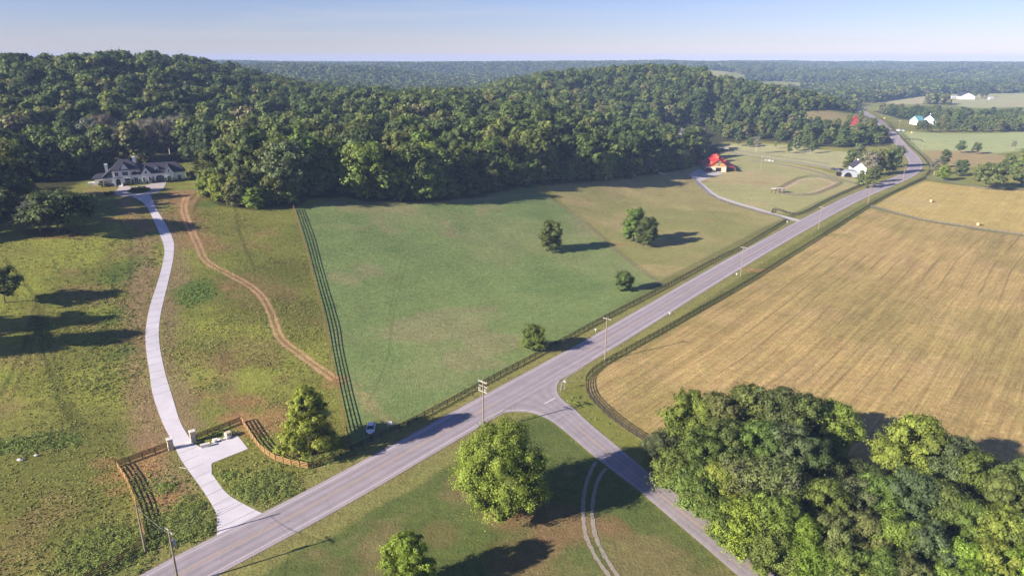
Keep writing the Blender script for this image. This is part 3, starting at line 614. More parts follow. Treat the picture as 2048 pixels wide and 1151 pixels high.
def tb(u, v, hh, *a, **k): p = at(u, v); return tree(p[0], p[1], hh, *a, **k)
def tt(u, v, hh, *a, **k):
    p = at(u, v, hh); return tree(p[0], p[1], hh, *a, **k)
tb(1010, 1026, 16.4, 'hero', 'u', 'big round maple-like tree on the lawn beside the corner of the two roads', rz=.4, wf=1.02)
tb(622, 910, 15.5, 'heroc', 'u', 'tall cone-shaped yellow-green tree behind the golden curved fence', rz=1.0, wf=1.2)
tb(818, 1192, 10.5, 'hi1', 'v', 'small tree at the bottom edge of the lawn, its lower trunk out of frame')
tb(1100, 502, 12.5, 'hi0', 'm', 'largest of the three lone trees standing in the big green field')
tb(1248, 581, 7, 'sh0', 'm', 'small round tree in the green field near its far roadside corner', name='tree')
tb(1067, 702, 7.6, 'sh1', 'g', 'small round tree in the green field close to the road fence', name='tree')
tb(1268, 482, 14.5, 'hi2', 'g', 'taller light green tree of the pair alone in the olive pasture')
tb(1293, 492, 12.5, 'hi0', 'd', 'dark round tree of the pair alone in the olive pasture', wf=1.05)
for u, v, hh, k, c_, l in ((80, 462, 10.5, 'twig', 'k', 'grey half-leafless tree at the left end of the clump in the weedy field'), (118, 464, 14, 'sp0', 'd', 'dark spreading tree in the middle of the clump in the weedy field'), (152, 460, 12.5, 'sp1', 'd', 'dark spreading tree at the right end of the clump in the weedy field')): tb(u, v, hh, k, c_, l, wf=1.5)
tb(10, 605, 10, 'sp1', 'd', 'dark tree cut by the left edge of the frame above the wheel ruts')
tb(-120, 702, 15, 'hi1', 'd', 'tree just outside the left edge throwing a long shadow across the ruts')
tb(-190, 665, 15, 'hi2', 'd', 'tree outside the left edge behind the one throwing the long shadow', )
tb(22, 452, 13, 'md1', 'o', 'yellowish leafy tree at the left edge of the frame before the dark wood')
tb(-30, 470, 14, 'md2', 'g', 'leafy tree cut by the left edge beside the dark wood')
# the grove in the lower right corner
GRV = [(1385, 792, 13, 'hi0', 'y'), (1322, 868, 6.5, 'sh0', 'w'), (1352, 905, 8, 'sh1', 'g'), (1440, 795, 14, 'hi1', 'o'), (1500, 778, 14, 'hi2', 'm'), (1560, 782, 14.5, 'hi0', 'd'), (1615, 795, 14, 'hi1', 'm'), (1678, 812, 12, 'hi2', 'y'),
 (1408, 862, 12, 'hi2', 'g'), (1462, 850, 12.5, 'hi0', 'm'), (1520, 850, 13, 'hi1', 'g'), (1582, 858, 13, 'hi2', 'w'), (1395, 935, 9, 'sh0', 'g'), (1445, 935, 10, 'hi1', 'y'), (1500, 925, 12, 'twig', 'o'), (1555, 930, 12.5, 'twig', 'o'), (1625, 880, 11, 'hi0', 'd'), (1612, 960, 10, 'hi2', 'm'),
 (1700, 925, 6.5, 'sh0', 'd'), (1652, 915, 8, 'sh1', 'd'), (1745, 935, 6.5, 'sh0', 'd'), (1838, 838, 15, 'hi1', 'y'), (1905, 880, 13, 'hi0', 'w'), (1962, 915, 12.5, 'hi2', 'g'), (2015, 960, 12, 'hi1', 'm'), (2075, 930, 13, 'hi0', 'm'), (1560, 1000, 11, 'hi0', 'y'), (1500, 1010, 9.5, 'sh1', 'v'), (1450, 1005, 7.5, 'sh0', 'g'),
 (1655, 968, 11, 'hi1', 'g'), (1712, 965, 10.5, 'hi2', 'w'), (1772, 960, 11, 'hi0', 'g'), (1832, 955, 12.5, 'hi2', 'w'), (1895, 975, 12, 'hi1', 'm'), (1950, 1010, 11.5, 'hi2', 'g'), (2010, 1030, 11.5, 'hi0', 'y'), (2065, 1040, 12, 'hi1', 'g'),
 (1610, 1045, 9.5, 'hi2', 'v'), (1555, 1062, 8, 'sh0', 'g'), (1672, 1040, 10, 'hi0', 'o'), (1735, 1035, 10, 'hi1', 'o'), (1800, 1042, 10.5, 'hi2', 'y'), (1865, 1060, 10.5, 'hi0', 'w'), (1930, 1088, 10, 'hi1', 'v'), (1995, 1095, 10.5, 'hi2', 'y'), (2055, 1110, 10.5, 'hi0', 'v'),
 (1635, 1100, 7, 'sh1', 'v'), (1700, 1105, 8.5, 'hi1', 'g'), (1765, 1112, 9, 'hi2', 'g'), (1830, 1125, 9, 'hi0', 'o'), (1895, 1140, 9, 'hi1', 'y'), (1960, 1150, 9, 'hi2', 'v'), (1690, 1150, 6.5, 'sh0', 'g'), (1750, 1160, 7, 'sh1', 'y'), (2030, 1165, 9, 'hi0', 'g'), (1600, 1110, 4.5, 'sh0', 'v')]
DESC = dict(u='vivid yellow-green', y='yellow-green', g='mid green', m='deep green', d='very dark', o='olive', w='bluish green', v='bright fresh green', k='grey thin-leaved', b='brownish')
POS = {}
_seen = {}
for u, v, hh, k, c_ in sorted(GRV):
    kind = 'low bushy tree' if k.startswith('sh') else ('twiggy pale-limbed tree' if k == 'twig' else 'leafy tree')
    where = 'at the field tip of the grove' if u < 1370 else 'along the hay field side of the grove' if v < 845 else 'beside the side road in the grove' if (u < 1640 and v > 900) else 'in the middle of the grove' if v < 1000 else 'at the bottom edge of the grove'
    t_ = tt(u, v, hh, k, c_, wf=1.12, label='%s %s %s' % (DESC[c_], kind, where)); _seen.setdefault(t_['label'], []).append(t_)
for l_, ts in _seen.items():
    nm = [''] if len(ts) == 1 else ['left one of two', 'right one of two'] if len(ts) == 2 else (['leftmost', 'second from left', 'third from left', 'fourth from left', 'fifth from left'][:len(ts) - 1] + ['rightmost'])
    for n_, t_ in zip(nm, ts): t_['label'] = l_ + (', ' + n_ if n_ else ''); t_['group'] = 'trees of the grove by the side road'
# right-hand countryside, by base pixel
RT = [(1975, 378, 15.5, 'sp0', 'o', 'broad olive tree with a pale forked trunk at the far edge of the hay field', 1.25), (2040, 370, 16, 'md0', 'm', 'dark tree at the right edge behind the broad olive tree', 1.15), (1885, 361, 10, 'hi1', 'v', 'round bright green tree by the road bend beyond the hay field', 1.1), (1868, 350, 11, 'thin', 'k', 'greyish thin tree behind the round bright green one', 1), (1888, 335, 13, 'md1', 'd', 'dark tree beyond the round bright green one', .9), (1922, 352, 11, 'md2', 'd', 'dark low tree between the round bright tree and the broad olive one', 1),
 (2015, 345, 13, 'md3', 'm', 'tree tucked behind the broad olive tree', 1.2), (2048, 335, 14, 'md1', 'y', 'yellowish tree at the right edge above the hay field', 1.2), (1920, 306, 10.5, 'sp1', 'w', 'larger of two small round trees in the bright green field', .8), (1951, 308, 9.5, 'sp0', 'w', 'smaller of two small round trees in the bright green field', .75), (2026, 300, 8, 'bare', 'b', 'brownish thin tree in the bright green field', .9),
 (1697, 334, 13, 'md0', 'm', 'dark tree left of the white farmhouse roof', .8), (1690, 338, 6, 'md1', 'm', 'low bushy tree below the dark one by the farmhouse', 1.3), (1715, 322, 14, 'md2', 'w', 'upright tree behind the farmhouse', .75), (1738, 352, 17, 'thin', 'k', 'tall grey-leaved tree over the farmhouse roof', .95), (1758, 350, 18, 'md3', 'o', 'tall olive tree beside the road at the farmhouse', .85), (1778, 348, 17, 'md0', 'm', 'dark tree nearest the road bend at the farmhouse', .85), (1735, 375, 12, 'cedar', 'o', 'bushy olive tree at the roadside where the shadow crosses the road', 1.5), (1720, 372, 10, 'cedar', 'o', 'smaller bushy olive tree beside the road fence', 1.5), (1790, 335, 16, 'md2', 'w', 'tree at the inside of the road bend', .8), (1752, 365, 11, 'md1', 'd', 'dark tree at the roadside beyond the utility pole', .9), (1745, 335, 13, 'md3', 'v', 'yellowish green tree behind the tall olive one', .8),
 (1475, 292, 13, 'md1', 'w', 'round tree at the left end of the pale meadow', .8), (1500, 294, 9, 'md2', 'w', 'small round tree in the pale meadow', .8), (1512, 307, 15, 'bare', 'k', 'dead-topped tree with a pale forked trunk by the lane', .8), (1578, 306, 11, 'md3', 'm', 'dark round tree in the meadow by the lane', .8), (1594, 302, 14, 'md0', 'w', 'larger tree in the meadow by the lane', .8), (1624, 307, 10.5, 'md1', 'm', 'small dark tree in the meadow right of the larger pair', .8), (1550, 298, 7, 'thin', 'v', 'slender young tree alone in the pale meadow', .6), (1610, 296, 12, 'md2', 'm', 'round tree at the wood edge behind the meadow', .9),
 (1718, 259, 19, 'cedar', 'o', 'tall dark column-shaped conifer beside the red barn', .9), (1696, 255, 14, 'md1', 'g', 'leafy tree hiding the left end of the red barn', .8), (1745, 262, 13, 'md2', 'm', 'tree between the red barn and the road', .8)]
for u, v, hh, k, c_, l, wf in RT: tb(u, v, hh, k, c_, l, wf=wf)
# hedgerow of round trees at the far edge of the bright green field
for i in range(20):
    u = 1835 + i * 11.6; v = 262 + (i % 3) * 1.0; tb(u, v, [10, 12, 9, 14, 11][i % 5] * (1.25 if i > 11 else 1), 'md%d' % (i % 4), 'owmmo'[i % 5], 'round tree in row behind the bright green field', group='row of trees behind the bright green field', wf=.85)
# row of dead and thin trees behind the house
BARE = []
for i, (u, v) in enumerate([(205 + 21 * q, 322 - q) for q in range(10)] + [(190 + 25 * q, 308 - (q % 3) * 4) for q in range(10)]):
    p = at(u, v); BARE.append(p); tree(p[0], p[1], 16 + (i * 7) % 6, ['bare', 'thin', 'twig'][i % 3], 'kbkob'[i % 5], ['greyish bare-limbed tree @', 'brownish thin-leaved tree @', 'grey twiggy tree @'][i % 3], group='bare-limbed trees behind the white house')
# ---- front row: low leafy edge of the woods
for k in range(3): proto('ed%d' % k, 70 + k, 11, 5.4, 18, 11000, .5, 'round', .0)
FR = catmull(FE[12:], 2.0); dfr = np.r_[0, np.cumsum(np.hypot(*(FR[1:] - FR[:-1]).T))]
ED = {}
for q in np.arange(4, dfr[-1], 9.6):
    i = int(np.searchsorted(dfr, q)); i = min(i, len(FR) - 2); t_ = FR[min(i + 2, len(FR) - 1)] - FR[max(i - 2, 0)]; t_ /= np.linalg.norm(t_) + 1e-9; pp = FR[i] + np.array([-t_[1], t_[0]]) * rt.uniform(1.5, 5)
    b = pp[0] / pp[1]; c_ = 'gmyogmd'[rt.randrange(7)]; wl = 'beside the driveway field' if b < -.31 else 'at the top of the big green field' if b < .05 else 'along the olive pasture'
    if b < .26: tree(pp[0], pp[1], rt.uniform(8, 14), 'ed%d' % rt.randrange(3), c_, '%s bushy edge tree @' % DESC[c_], group='bushy edge trees %s' % wl, wf=rt.uniform(.9, 1.25))
# ---- woodland
def cands(x0, x1, y0, y1, sp, seed):
    rs = np.random.RandomState(seed); gx, gy = np.meshgrid(np.arange(x0, x1, sp), np.arange(y0, y1, sp * .9)); gx = gx + (np.arange(gx.shape[0]) % 2)[:, None] * sp / 2
    x = (gx + rs.uniform(-.42, .42, gx.shape) * sp).ravel(); y = (gy + rs.uniform(-.42, .42, gy.shape) * sp).ravel(); return x, y, rs
def visible(x, y, tip, marg=6.0, lim=.86):
    r = np.hypot(x, y); ok = (y > 0) & (np.abs(x) < lim * y + 30); idx = np.where(ok)[0]
    out = np.zeros(len(x), bool); zt = ht(x[idx], y[idx]) + tip + marg
    mx = np.full(len(idx), -9.)
    for t in np.linspace(.15, .985, 60):
        xx, yy = x[idx] * t, y[idx] * t; rr = r[idx] * t; g = ht(xx, yy) + 12 * (rr > 330) * (inw_fast(xx, yy))
        mx = np.maximum(mx, (g - CAMH) / rr)
    out[idx] = (zt - CAMH) / r[idx] > mx; return out
# fast lookup grid of the wood mask
_gx = np.arange(-2400, 3300, 12.); _gy = np.arange(60, 4600, 12.); _G = None
GXX, GYY = np.meshgrid(_gx, _gy); _G = inwood(GXX.ravel(), GYY.ravel()).reshape(GXX.shape)
def inw_fast(x, y):
    i = np.clip(((y - 60) / 12 + .5).astype(int), 0, _G.shape[0] - 1); j = np.clip(((x + 2400) / 12 + .5).astype(int), 0, _G.shape[1] - 1)
    return (_G[i, j] > 4).astype(float)
x, y, rs = cands(-900, 900, 200, 1340, 12.5, 3)
k = (inwood(x, y) > 3.0) & (np.hypot(x, y) < 1345); x, y = x[k], y[k]
vis = visible(x, y, 15); x, y = x[vis], y[vis]
HP = at(300, 365); k = ~((np.abs(x - HP[0] - 4) < 26) & (y < HP[1] + 22) & (y > HP[1] - 30)); x, y = x[k], y[k]
bl = at(1370, 262); k = np.hypot(x - bl[0] , (y - bl[1]) * 1.0) > 24; k &= ~((np.abs(x - bl[0]) < 32) & (y < bl[1]) & (y > bl[1] - 60)); x, y = x[k], y[k]
rh = at(1028, 176); k = ~((np.abs(x - rh[0] * y / rh[1]) < 12) & (y < rh[1] + 12) & (y > rh[1] - 60)); x, y = x[k], y[k]
hx, hy = x - HP[0], y - HP[1]; al = -(hx * .88 + hy * .47); pe = np.abs(hx * .47 - hy * .88); k = ~((al > -25) & (al < 88) & (pe < 23)); x, y = x[k], y[k]
k = np.ones(len(x), bool)
for bp in BARE: k &= np.hypot(x - bp[0], y - bp[1] + 3) > 9
x, y = x[k], y[k]
r = np.hypot(x, y); o_ = np.argsort(r); x, y = x[o_], y[o_]
NIND = 298 - NTREE[0]
def region_label(px, py):
    b = px / py
    if b < -.42: return 'wood on the hill behind the white house', 'left hillside wood'
    if b < -.29: return 'dark wood between the white house and the green field', 'wood beside the green field'
    if b < .03: return 'wood at the head of the big green field', 'wood above the green field'
    return 'long wood behind the olive pasture', 'wood behind the pasture'
def RK(px, py):
    d = float(inwood(np.array([px]), np.array([py]))[0]); return 'front' if d < 14 else 'second' if d < 28 else 'rear'
ck = ['g', 'm', 'd', 'm', 'o', 'g', 'w', 'd', 'm', 'y', 'g', 'o']
for i in range(min(NIND, len(x))):
    wl, gl = region_label(x[i], y[i]); c_ = ck[rt.randrange(12)]; b_ = x[i] / y[i]; hh = rt.uniform(14, 26) if b_ < .03 else rt.uniform(14, 22) if b_ < .26 else rt.uniform(8, 13)
    tree(x[i], y[i], hh, ['md0', 'md1', 'md2', 'md3', 'md4', 'md5', 'sp0', 'sp1', 'thin'][rt.choice((0, 1, 2, 3, 4, 5, 0, 2, 4, 5, 6, 7, 8))], c_, '%s tree, %s rank, @' % (DESC[c_], RK(x[i], y[i])), group='%s, %s trees' % (gl, DESC[c_]), jit=.2)
xs, ys = x[NIND:], y[NIND:]
xf, yf, _ = cands(-2300, 3200, 1250, 4400, 15, 9)
rf = np.hypot(xf, yf); k = (rf > 1330) & (rf < 4400) & (np.abs(xf) < .84 * yf); xf, yf = xf[k], yf[k]
k = inw_fast(xf, yf) > 0; xf, yf = xf[k], yf[k]; vis = visible(xf, yf, 14, 3, .84); xf, yf = xf[vis], yf[vis]
print('individual trees', NTREE[0], 'stuff near', len(xs), 'far', len(xf))
pc = bpy.data.collections.new('woodland_kinds')
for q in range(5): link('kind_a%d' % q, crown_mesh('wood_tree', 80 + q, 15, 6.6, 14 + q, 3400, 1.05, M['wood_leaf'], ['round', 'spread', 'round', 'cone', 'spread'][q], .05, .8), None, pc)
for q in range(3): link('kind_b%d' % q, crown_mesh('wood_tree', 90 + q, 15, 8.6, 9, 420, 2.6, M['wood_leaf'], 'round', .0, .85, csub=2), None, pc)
def woodland(xn, yn, xf, yf):
    rs = np.random.RandomState(4); X = np.r_[xn, xf]; Y = np.r_[yn, yf]; Z = ht(X, Y) - .6; n = len(X); nn = len(xn)
    me = bpy.data.meshes.new('woodland'); me.vertices.add(n); me.vertices.foreach_set('co', np.column_stack([X, Y, Z]).astype(np.float32).ravel())
    kn = np.r_[rs.randint(0, 5, nn), 5 + rs.randint(0, 3, n - nn)].astype(np.int32)
    sc_ = np.r_[rs.uniform(.8, 1.65, nn), rs.uniform(.8, 1.35, n - nn)].astype(np.float32)
    bb = X / Y; sc_ = np.where((bb > .27) & (np.hypot(X, Y) < 1340), sc_ * .6, sc_).astype(np.float32)
    for nm, ty, v in (('kindi', 'INT', kn), ('siz', 'FLOAT', sc_), ('spin', 'FLOAT', rs.uniform(0, 6.28, n).astype(np.float32))):
        a = me.attributes.new(nm, ty, 'POINT'); a.data.foreach_set('value', v)
    o = link('woodland', me); o['kind'] = 'stuff'; o['label'] = 'wooded hills and far ridges merging into one mass of trees'; o['category'] = 'woodland'
    g = bpy.data.node_groups.new('woodland', 'GeometryNodeTree'); g.interface.new_socket('Geometry', in_out='INPUT', socket_type='NodeSocketGeometry'); g.interface.new_socket('Geometry', in_out='OUTPUT', socket_type='NodeSocketGeometry')
    N = g.nodes; gi = N.new('NodeGroupInput'); go = N.new('NodeGroupOutput')
    ci = N.new('GeometryNodeCollectionInfo'); ci.inputs['Collection'].default_value = pc; ci.inputs['Separate Children'].default_value = True; ci.inputs['Reset Children'].default_value = True
    ip = N.new('GeometryNodeInstanceOnPoints'); ip.inputs['Pick Instance'].default_value = True
    def attr(nm, ty): q = N.new('GeometryNodeInputNamedAttribute'); q.data_type = ty; q.inputs['Name'].default_value = nm; return [s_ for s_ in q.outputs if s_.enabled and s_.name == 'Attribute'][0]
    cx = N.new('ShaderNodeCombineXYZ'); g.links.new(attr('spin', 'FLOAT'), cx.inputs[2])
    g.links.new(gi.outputs[0], ip.inputs['Points']); g.links.new(ci.outputs[0], ip.inputs['Instance']); g.links.new(attr('kindi', 'INT'), ip.inputs['Instance Index'])
    g.links.new(cx.outputs[0], ip.inputs['Rotation']); g.links.new(attr('siz', 'FLOAT'), ip.inputs['Scale']); g.links.new(ip.outputs[0], go.inputs[0])
    md = o.modifiers.new('woodland', 'NODES'); md.node_group = g
woodland(xs, ys, xf, yf)
#@@BEGIN
# ---------------------------------------------------------------- fences
def fence(pts, label, mat, nrails=4, hgt=1.35, sp=2.5, group=None, post_r=.075, cross=False, closed=False, zoff=0.0, rail_h=.075):
    P = np.asarray(pts, float); o0 = P[0]; z0 = h1(*o0); t = thing('fence', label, 'fence', (o0[0], o0[1], z0), 0, group)
    d = np.r_[0, np.cumsum(np.hypot(*(P[1:] - P[:-1]).T))]; n = max(2, int(round(d[-1] / sp))); s = np.linspace(0, d[-1], n + 1)
    Q = np.column_stack([np.interp(s, d, P[:, 0]), np.interp(s, d, P[:, 1])]); Z = ht(Q[:, 0], Q[:, 1]) - z0 + zoff; L = Q - o0
    pm = MB().box(-post_r, post_r, -post_r, post_r, -.3, hgt + .08).mesh('post', mat, .008)
    dist = np.hypot(Q[:, 0], Q[:, 1]); vis = (np.abs(Q[:, 0]) < .80 * Q[:, 1]); order = np.argsort(np.where(vis, dist, dist + 1e5)); ind = set(order[:92].tolist())
    rest = MB()
    for i in range(len(Q)):
        if i in ind: p = link('post', pm, t); p.location = (L[i, 0], L[i, 1], Z[i])
        else: rest.box(L[i, 0] - post_r, L[i, 0] + post_r, L[i, 1] - post_r, L[i, 1] + post_r, Z[i] - .3, Z[i] + hgt + .08)
    if rest.v: r_ = rest.build('far_posts', mat, t); r_['kind'] = 'stuff'
    for k in range(nrails):
        zr = hgt * (.24 + .72 * k / max(1, nrails - 1)); m_ = MB()
        for i in range(len(Q) - 1):
            a, b = L[i], L[i + 1]; u = (b - a) / (np.linalg.norm(b - a) + 1e-9); nn = np.array([-u[1], u[0]]) * .02; of = nn * (post_r / .02 + 1.2)
            V = []
            for (pp, zz) in ((a, Z[i]), (b, Z[i + 1])):
                for sx in (-1, 1):
                    for sz in (-1, 1): V.append((*(pp + of + nn * sx), zz + zr + sz * rail_h))
            m_.add(V, [(0, 1, 3, 2), (4, 6, 7, 5), (0, 4, 5, 1), (2, 3, 7, 6), (1, 5, 7, 3), (0, 2, 6, 4)])
        m_.build('rail', mat, t)
    if cross:
        m_ = MB()
        for i in range(len(Q) - 1):
            a, b = L[i], L[i + 1]
            for k in range(1): m_.tube((*a, Z[i] + .35), (*b, Z[i + 1] + .9), .02, .02, 4)
        m_.build('wire', mat, t)
    return t
bw, kw, gw, pw = M['brown_wood'], M['black_wood'], M['grey_wood'], M['pine']
def F(P, *a, step=3.0, **k): return fence(catmull(A(P), step), *a, **k)
def FS(P, *a, **k): return fence(A(P), *a, **k)
FS([(233, 934), (335, 896)], 'short brown board fence from the field corner to the western stone gate pillar', bw, 5, 1.4, 2.4)
FS([(233, 934), (254, 966), (272, 1012), (291, 1082)], 'golden board fence running down from the field corner towards the near roadside', pw, 4, 1.4, 2.4)
F([(291, 1082), (255, 1114), (200, 1146), (150, 1176)], 'dark board fence curving along the verge at the bottom left of the photo', bw, 4, 1.4, 2.4)
FS([(393, 879), (482, 844)], 'short brown board fence from the eastern stone gate pillar past the turning bay', bw, 5, 1.4, 2.4)
F([(483, 845), (500, 872), (520, 900), (550, 922), (590, 934), (617, 938)], 'golden new board fence curving from the turning bay to the roadside tree', pw, 4, 1.45, 2.0)
F([(617, 938), (645, 928), (672, 917), (703, 902)], 'brown board fence behind the cone-shaped tree joining the field corner', bw, 4, 1.35, 2.4)
F([(587, 418), (600, 458), (612, 500), (628, 560), (645, 625), (657, 685), (668, 742), (684, 820), (702, 902)], 'long new board fence down the left side of the green field', M['aged_pine'], 4, 1.55, 2.6, post_r=.07, rail_h=.07)
F([(703, 902), (832, 842), (962, 772), (1080, 709), (1202, 642), (1335, 573), (1420, 527), (1480, 497), (1530, 468), (1571, 443)], 'black board fence along the road on the edge of the green field and olive pasture', kw, 4, 1.35, 2.5)
F([(1571, 443), (1555, 434), (1520, 426), (1462, 409), (1430, 397), (1404, 378), (1382, 356)], 'dark board fence along the pasture side of the barn drive', gw, 4, 1.35, 2.6)
F([(1543, 427), (1552, 420), (1596, 430), (1650, 404), (1700, 381), (1722, 372)], 'black board fence between the barn paddock and the road', kw, 4, 1.35, 2.5)
F([(1062, 372), (1100, 400), (1160, 440), (1215, 490), (1270, 535), (1327, 574)], 'thin grey wire-and-post fence between the green field and the olive pasture', gw, 3, 1.25, 3.0, post_r=.06, rail_h=.02, cross=True)
F([(1305, 893), (1258, 863), (1216, 832), (1181, 797), (1172, 772), (1180, 749), (1216, 724), (1262, 698), (1332, 659), (1402, 619), (1482, 574), (1562, 524), (1642, 474), (1738, 413), (1790, 385), (1852, 356)], 'long black board fence rounding the corner of the hay field and following the road', kw, 4, 1.35, 2.5)
F([(1740, 414), (1800, 430), (1850, 442), (1950, 458), (2048, 472), (2250, 500)], 'dark board fence crossing between the two hay fields', gw, 4, 1.35, 2.5)
F([(1852, 356), (1920, 369), (1975, 379), (2048, 380), (2250, 390)], 'low dark fence under the trees at the far side of the hay fields', gw, 3, 1.3, 3.0)
F([(1549, 381), (1575, 368), (1602, 356), (1640, 354), (1672, 362), (1680, 367), (1650, 381), (1624, 390), (1585, 391), (1562, 387)], 'dark rail fence round the small riding arena', gw, 3, 1.3, 2.8)
F([(1500, 322), (1560, 330), (1617, 341), (1650, 351), (1705, 367), (1722, 372)], 'dark fence across the paddock below the gravel lane', gw, 3, 1.3, 3.0)
F([(1455, 299), (1528, 310), (1600, 320), (1655, 329)], 'dark fence on the meadow side of the gravel lane', gw, 3, 1.3, 3.0)
F([(1852, 352), (1860, 340), (1856, 328), (1838, 308), (1815, 288), (1795, 268), (1778, 252)], 'dark fence following the outside of the distant road bend', kw, 3, 1.3, 3.0)
F([(1808, 279), (1840, 281), (1845, 284)], 'short dark fence at the corner of the bright green field', kw, 4, 1.4, 3.0)
# ---------------------------------------------------------------- utility poles and lines
TOPS = {}
def upole(key, base, hh, label, arms=1, head=None, trans=False, pale=False, xy=None, ins=3):
    p = at(*base) if xy is None else np.array(xy); z = h1(*p); t = thing('utility_pole', label, 'utility pole', (p[0], p[1], z), 0 if head is None else head, 'utility poles')
    m = MB().tube((0, 0, -.5), (0, 0, hh), .19, .125, 10); m.build('pole', M['pole_wood'], t)
    for k in range(arms):
        for off in ((-.12, .12) if key == 'p1' and k == 0 else (.14,)):
            zz = hh - .35 - k * 1.15; a = link('crossarm', MB().box(off - .055, off + .055, -1.25, 1.25, zz - .065, zz + .065).mesh('crossarm', M['arm_wood'], .01), t)
        for yy in ((-1.1, -.5, 1.1) if ins == 3 else (-1.1, 1.1)):
            i_ = MB().tube((.0, yy, zz + .06), (.0, yy, zz + .22), .05, .085, 8).tube((0, yy, zz + .2), (0, yy, zz + .30), .085, .04, 8).build('insulator', M['porcelain'], t)
    if key == 'p1':
        for yy in (-1.0, -.6, .7, 1.05): MB().tube((-.1, yy, hh - 2.6), (-.1, yy, hh - 1.9), .07, .07, 8).tube((-.1, yy, hh - 1.9), (-.1, yy, hh - 1.7), .05, .03, 8).build('fuse_switch', M['porcelain'], t)
        MB().box(-.06, .06, -1.3, 1.3, hh - 2.75, hh - 2.62).build('crossarm', M['arm_wood'], t)
        MB().box(.14, .5, -.22, .22, 1.5, 2.4).build('meter_box', M['galvanised'], t, .02)
    if trans:
        MB().tube((.42, 0, hh - 3.1), (.42, 0, hh - 2.1), .27, .27, 14).tube((.42, 0, hh - 2.1), (.42, 0, hh - 2.0), .27, .16, 14).tube((.42, .12, hh - 2.0), (.42, .12, hh - 1.7), .05, .04, 8).tube((.42, -.12, hh - 2.0), (.42, -.12, hh - 1.7), .05, .04, 8).build('transformer', M['galvanised'], t)
    TOPS[key] = (p[0], p[1], z + hh); return t
RAr = RA
upole('p0', (358, 1172), 10.5, 'wooden utility pole with a grey transformer at the bottom left of the road', 1, RAr, True)
upole('pl', (291, 1103), 9.5, 'plain leaning grey utility pole beside the golden fence at lower left', 0)
upole('p1', (967, 862), 12.4, 'utility pole with two crossarms behind the big round tree at the junction', 2, RAr)
upole('p2', (1210, 720), 12.4, 'utility pole opposite the green field, nearest the hay field fence corner', 1, RAr)
upole('p3', (1481, 552), 11.5, 'utility pole beside the road beyond the olive pasture fence corner', 1, RAr)
upole('p4', (1637, 458), 11, 'utility pole across the road from the barn drive mouth', 1, RAr)
upole('p5', (1736, 407), 11, 'utility pole where the cross fence of the hay fields meets the road', 1, RAr)
upole('p6', (1805, 365), 11, 'utility pole in the tree shadow just before the road bend', 1, RAr)
upole('p7', (1843, 305), 11, 'utility pole on the outside of the distant road bend', 1, RAr)
upole('p8', (1822, 286), 10.5, 'utility pole at the corner of the bright green field', 1, RAr)
upole('p9', (1793, 292), 10, 'utility pole on the inner side of the road where trees shade it', 1, RAr)
upole('pa', (1735, 228), 11, 'farthest utility pole where the road leaves the valley', 1, RAr)
upole('pb', (1521, 343), 11, 'pale light pole standing in the paddock beside the red-roofed barn', 1, .3, ins=2)
upole('pc', (1797, 262), 11, 'utility pole beside the parked white vehicles in the distance', 1, RAr)
def wires(a, b, offs, label, sag=.9, dz=0):
    A0, B0 = Vector(TOPS[a]), Vector(TOPS[b]); t = thing('power_line', label, 'power line', TOPS[a], 0, 'power lines'); d = (B0 - A0); nn = Vector((-math.sin(RA + math.pi / 2) * 0 - math.sin(RA), math.cos(RA), 0))
    for o_ in offs:
        m = MB(); pv_ = None
        for i in range(17):
            s = i / 16; p = d * s + nn * o_ + Vector((0, 0, dz - sag * 4 * s * (1 - s) - .05))
            if pv_ is not None: m.tube(pv_, p, .017, .017, 4, False)
            pv_ = p
        m.build('wire', M['wire'], t)
wires('p0', 'p1', (-1.1, -.5, 1.1), 'three wires crossing the road from the transformer pole to the junction pole')
wires('p1', 'p2', (-1.1, -.5, 1.1), 'three wires from the junction pole along the near side of the road')
wires('p2', 'p3', (-1.1, -.5, 1.1), 'three wires along the long middle stretch of the road')
wires('p3', 'p4', (-1.1, -.5, 1.1), 'three wires above the road opposite the olive pasture')
wires('p4', 'p5', (-1.1, -.5, 1.1), 'three wires above the road opposite the barn paddock')
wires('p5', 'p6', (-1.1, -.5, 1.1), 'three wires reaching the tree shadow at the road bend')
wires('p0', 'pl', (-.3, .3), 'two wires from the transformer pole to the leaning pole', .4, -.6)
TOPS['px'] = (TOPS['p0'][0] + 16, TOPS['p0'][1] - 30, 7.0)
wires('p0', 'px', (-.2, .2), 'two wires running out of the bottom of the frame from the transformer pole', .3, -3.2)
# ---------------------------------------------------------------- gate pillars, stone, blocks
def pillar(u, v, label):
    p = at(u, v); t = thing('gate_pillar', label, 'gate pillar', (p[0], p[1], h1(*p)), RA - .25, 'stone gate pillars')
    m = MB(); rs = random.Random(int(u))
    for k in range(9):
        e = rs.uniform(-.03, .03); m.box(-.52 + e, .52 + e, -.52 - e, .52 - e, -.2 if k == 0 else k * .27, (k + 1) * .27 - .012)
    m.build('shaft', M['stone'], t, .015)
    MB().box(-.62, .62, -.62, .62, 2.43, 2.60).build('cap', M['white_stone'], t, .02)
    MB().tube((0, 0, 2.6), (0, 0, 2.75), .05, .03, 6).build('lamp_stub', M['dark'], t)
pillar(342, 898, 'western stone gate pillar on the field side of the pale driveway'); pillar(387, 882, 'eastern stone gate pillar between the driveway and the turning bay')
def solid(name, u, v, label, cat, f, mat, rz=0, bevel=0, z=0):
    p = at(u, v); o = f(MB()).build(name, mat, None, bevel); o.location = (p[0], p[1], h1(*p) + z); o.rotation_euler[2] = rz; return tag(o, label, cat)
solid('stone_bench', 411, 893, 'white stone bench block at the edge of the turning bay', 'bench', lambda m: m.box(-.85, .85, -.3, .3, 0, .62).box(-.95, .95, -.36, .36, .623, .78), M['white_stone'], RA - .35, .02)
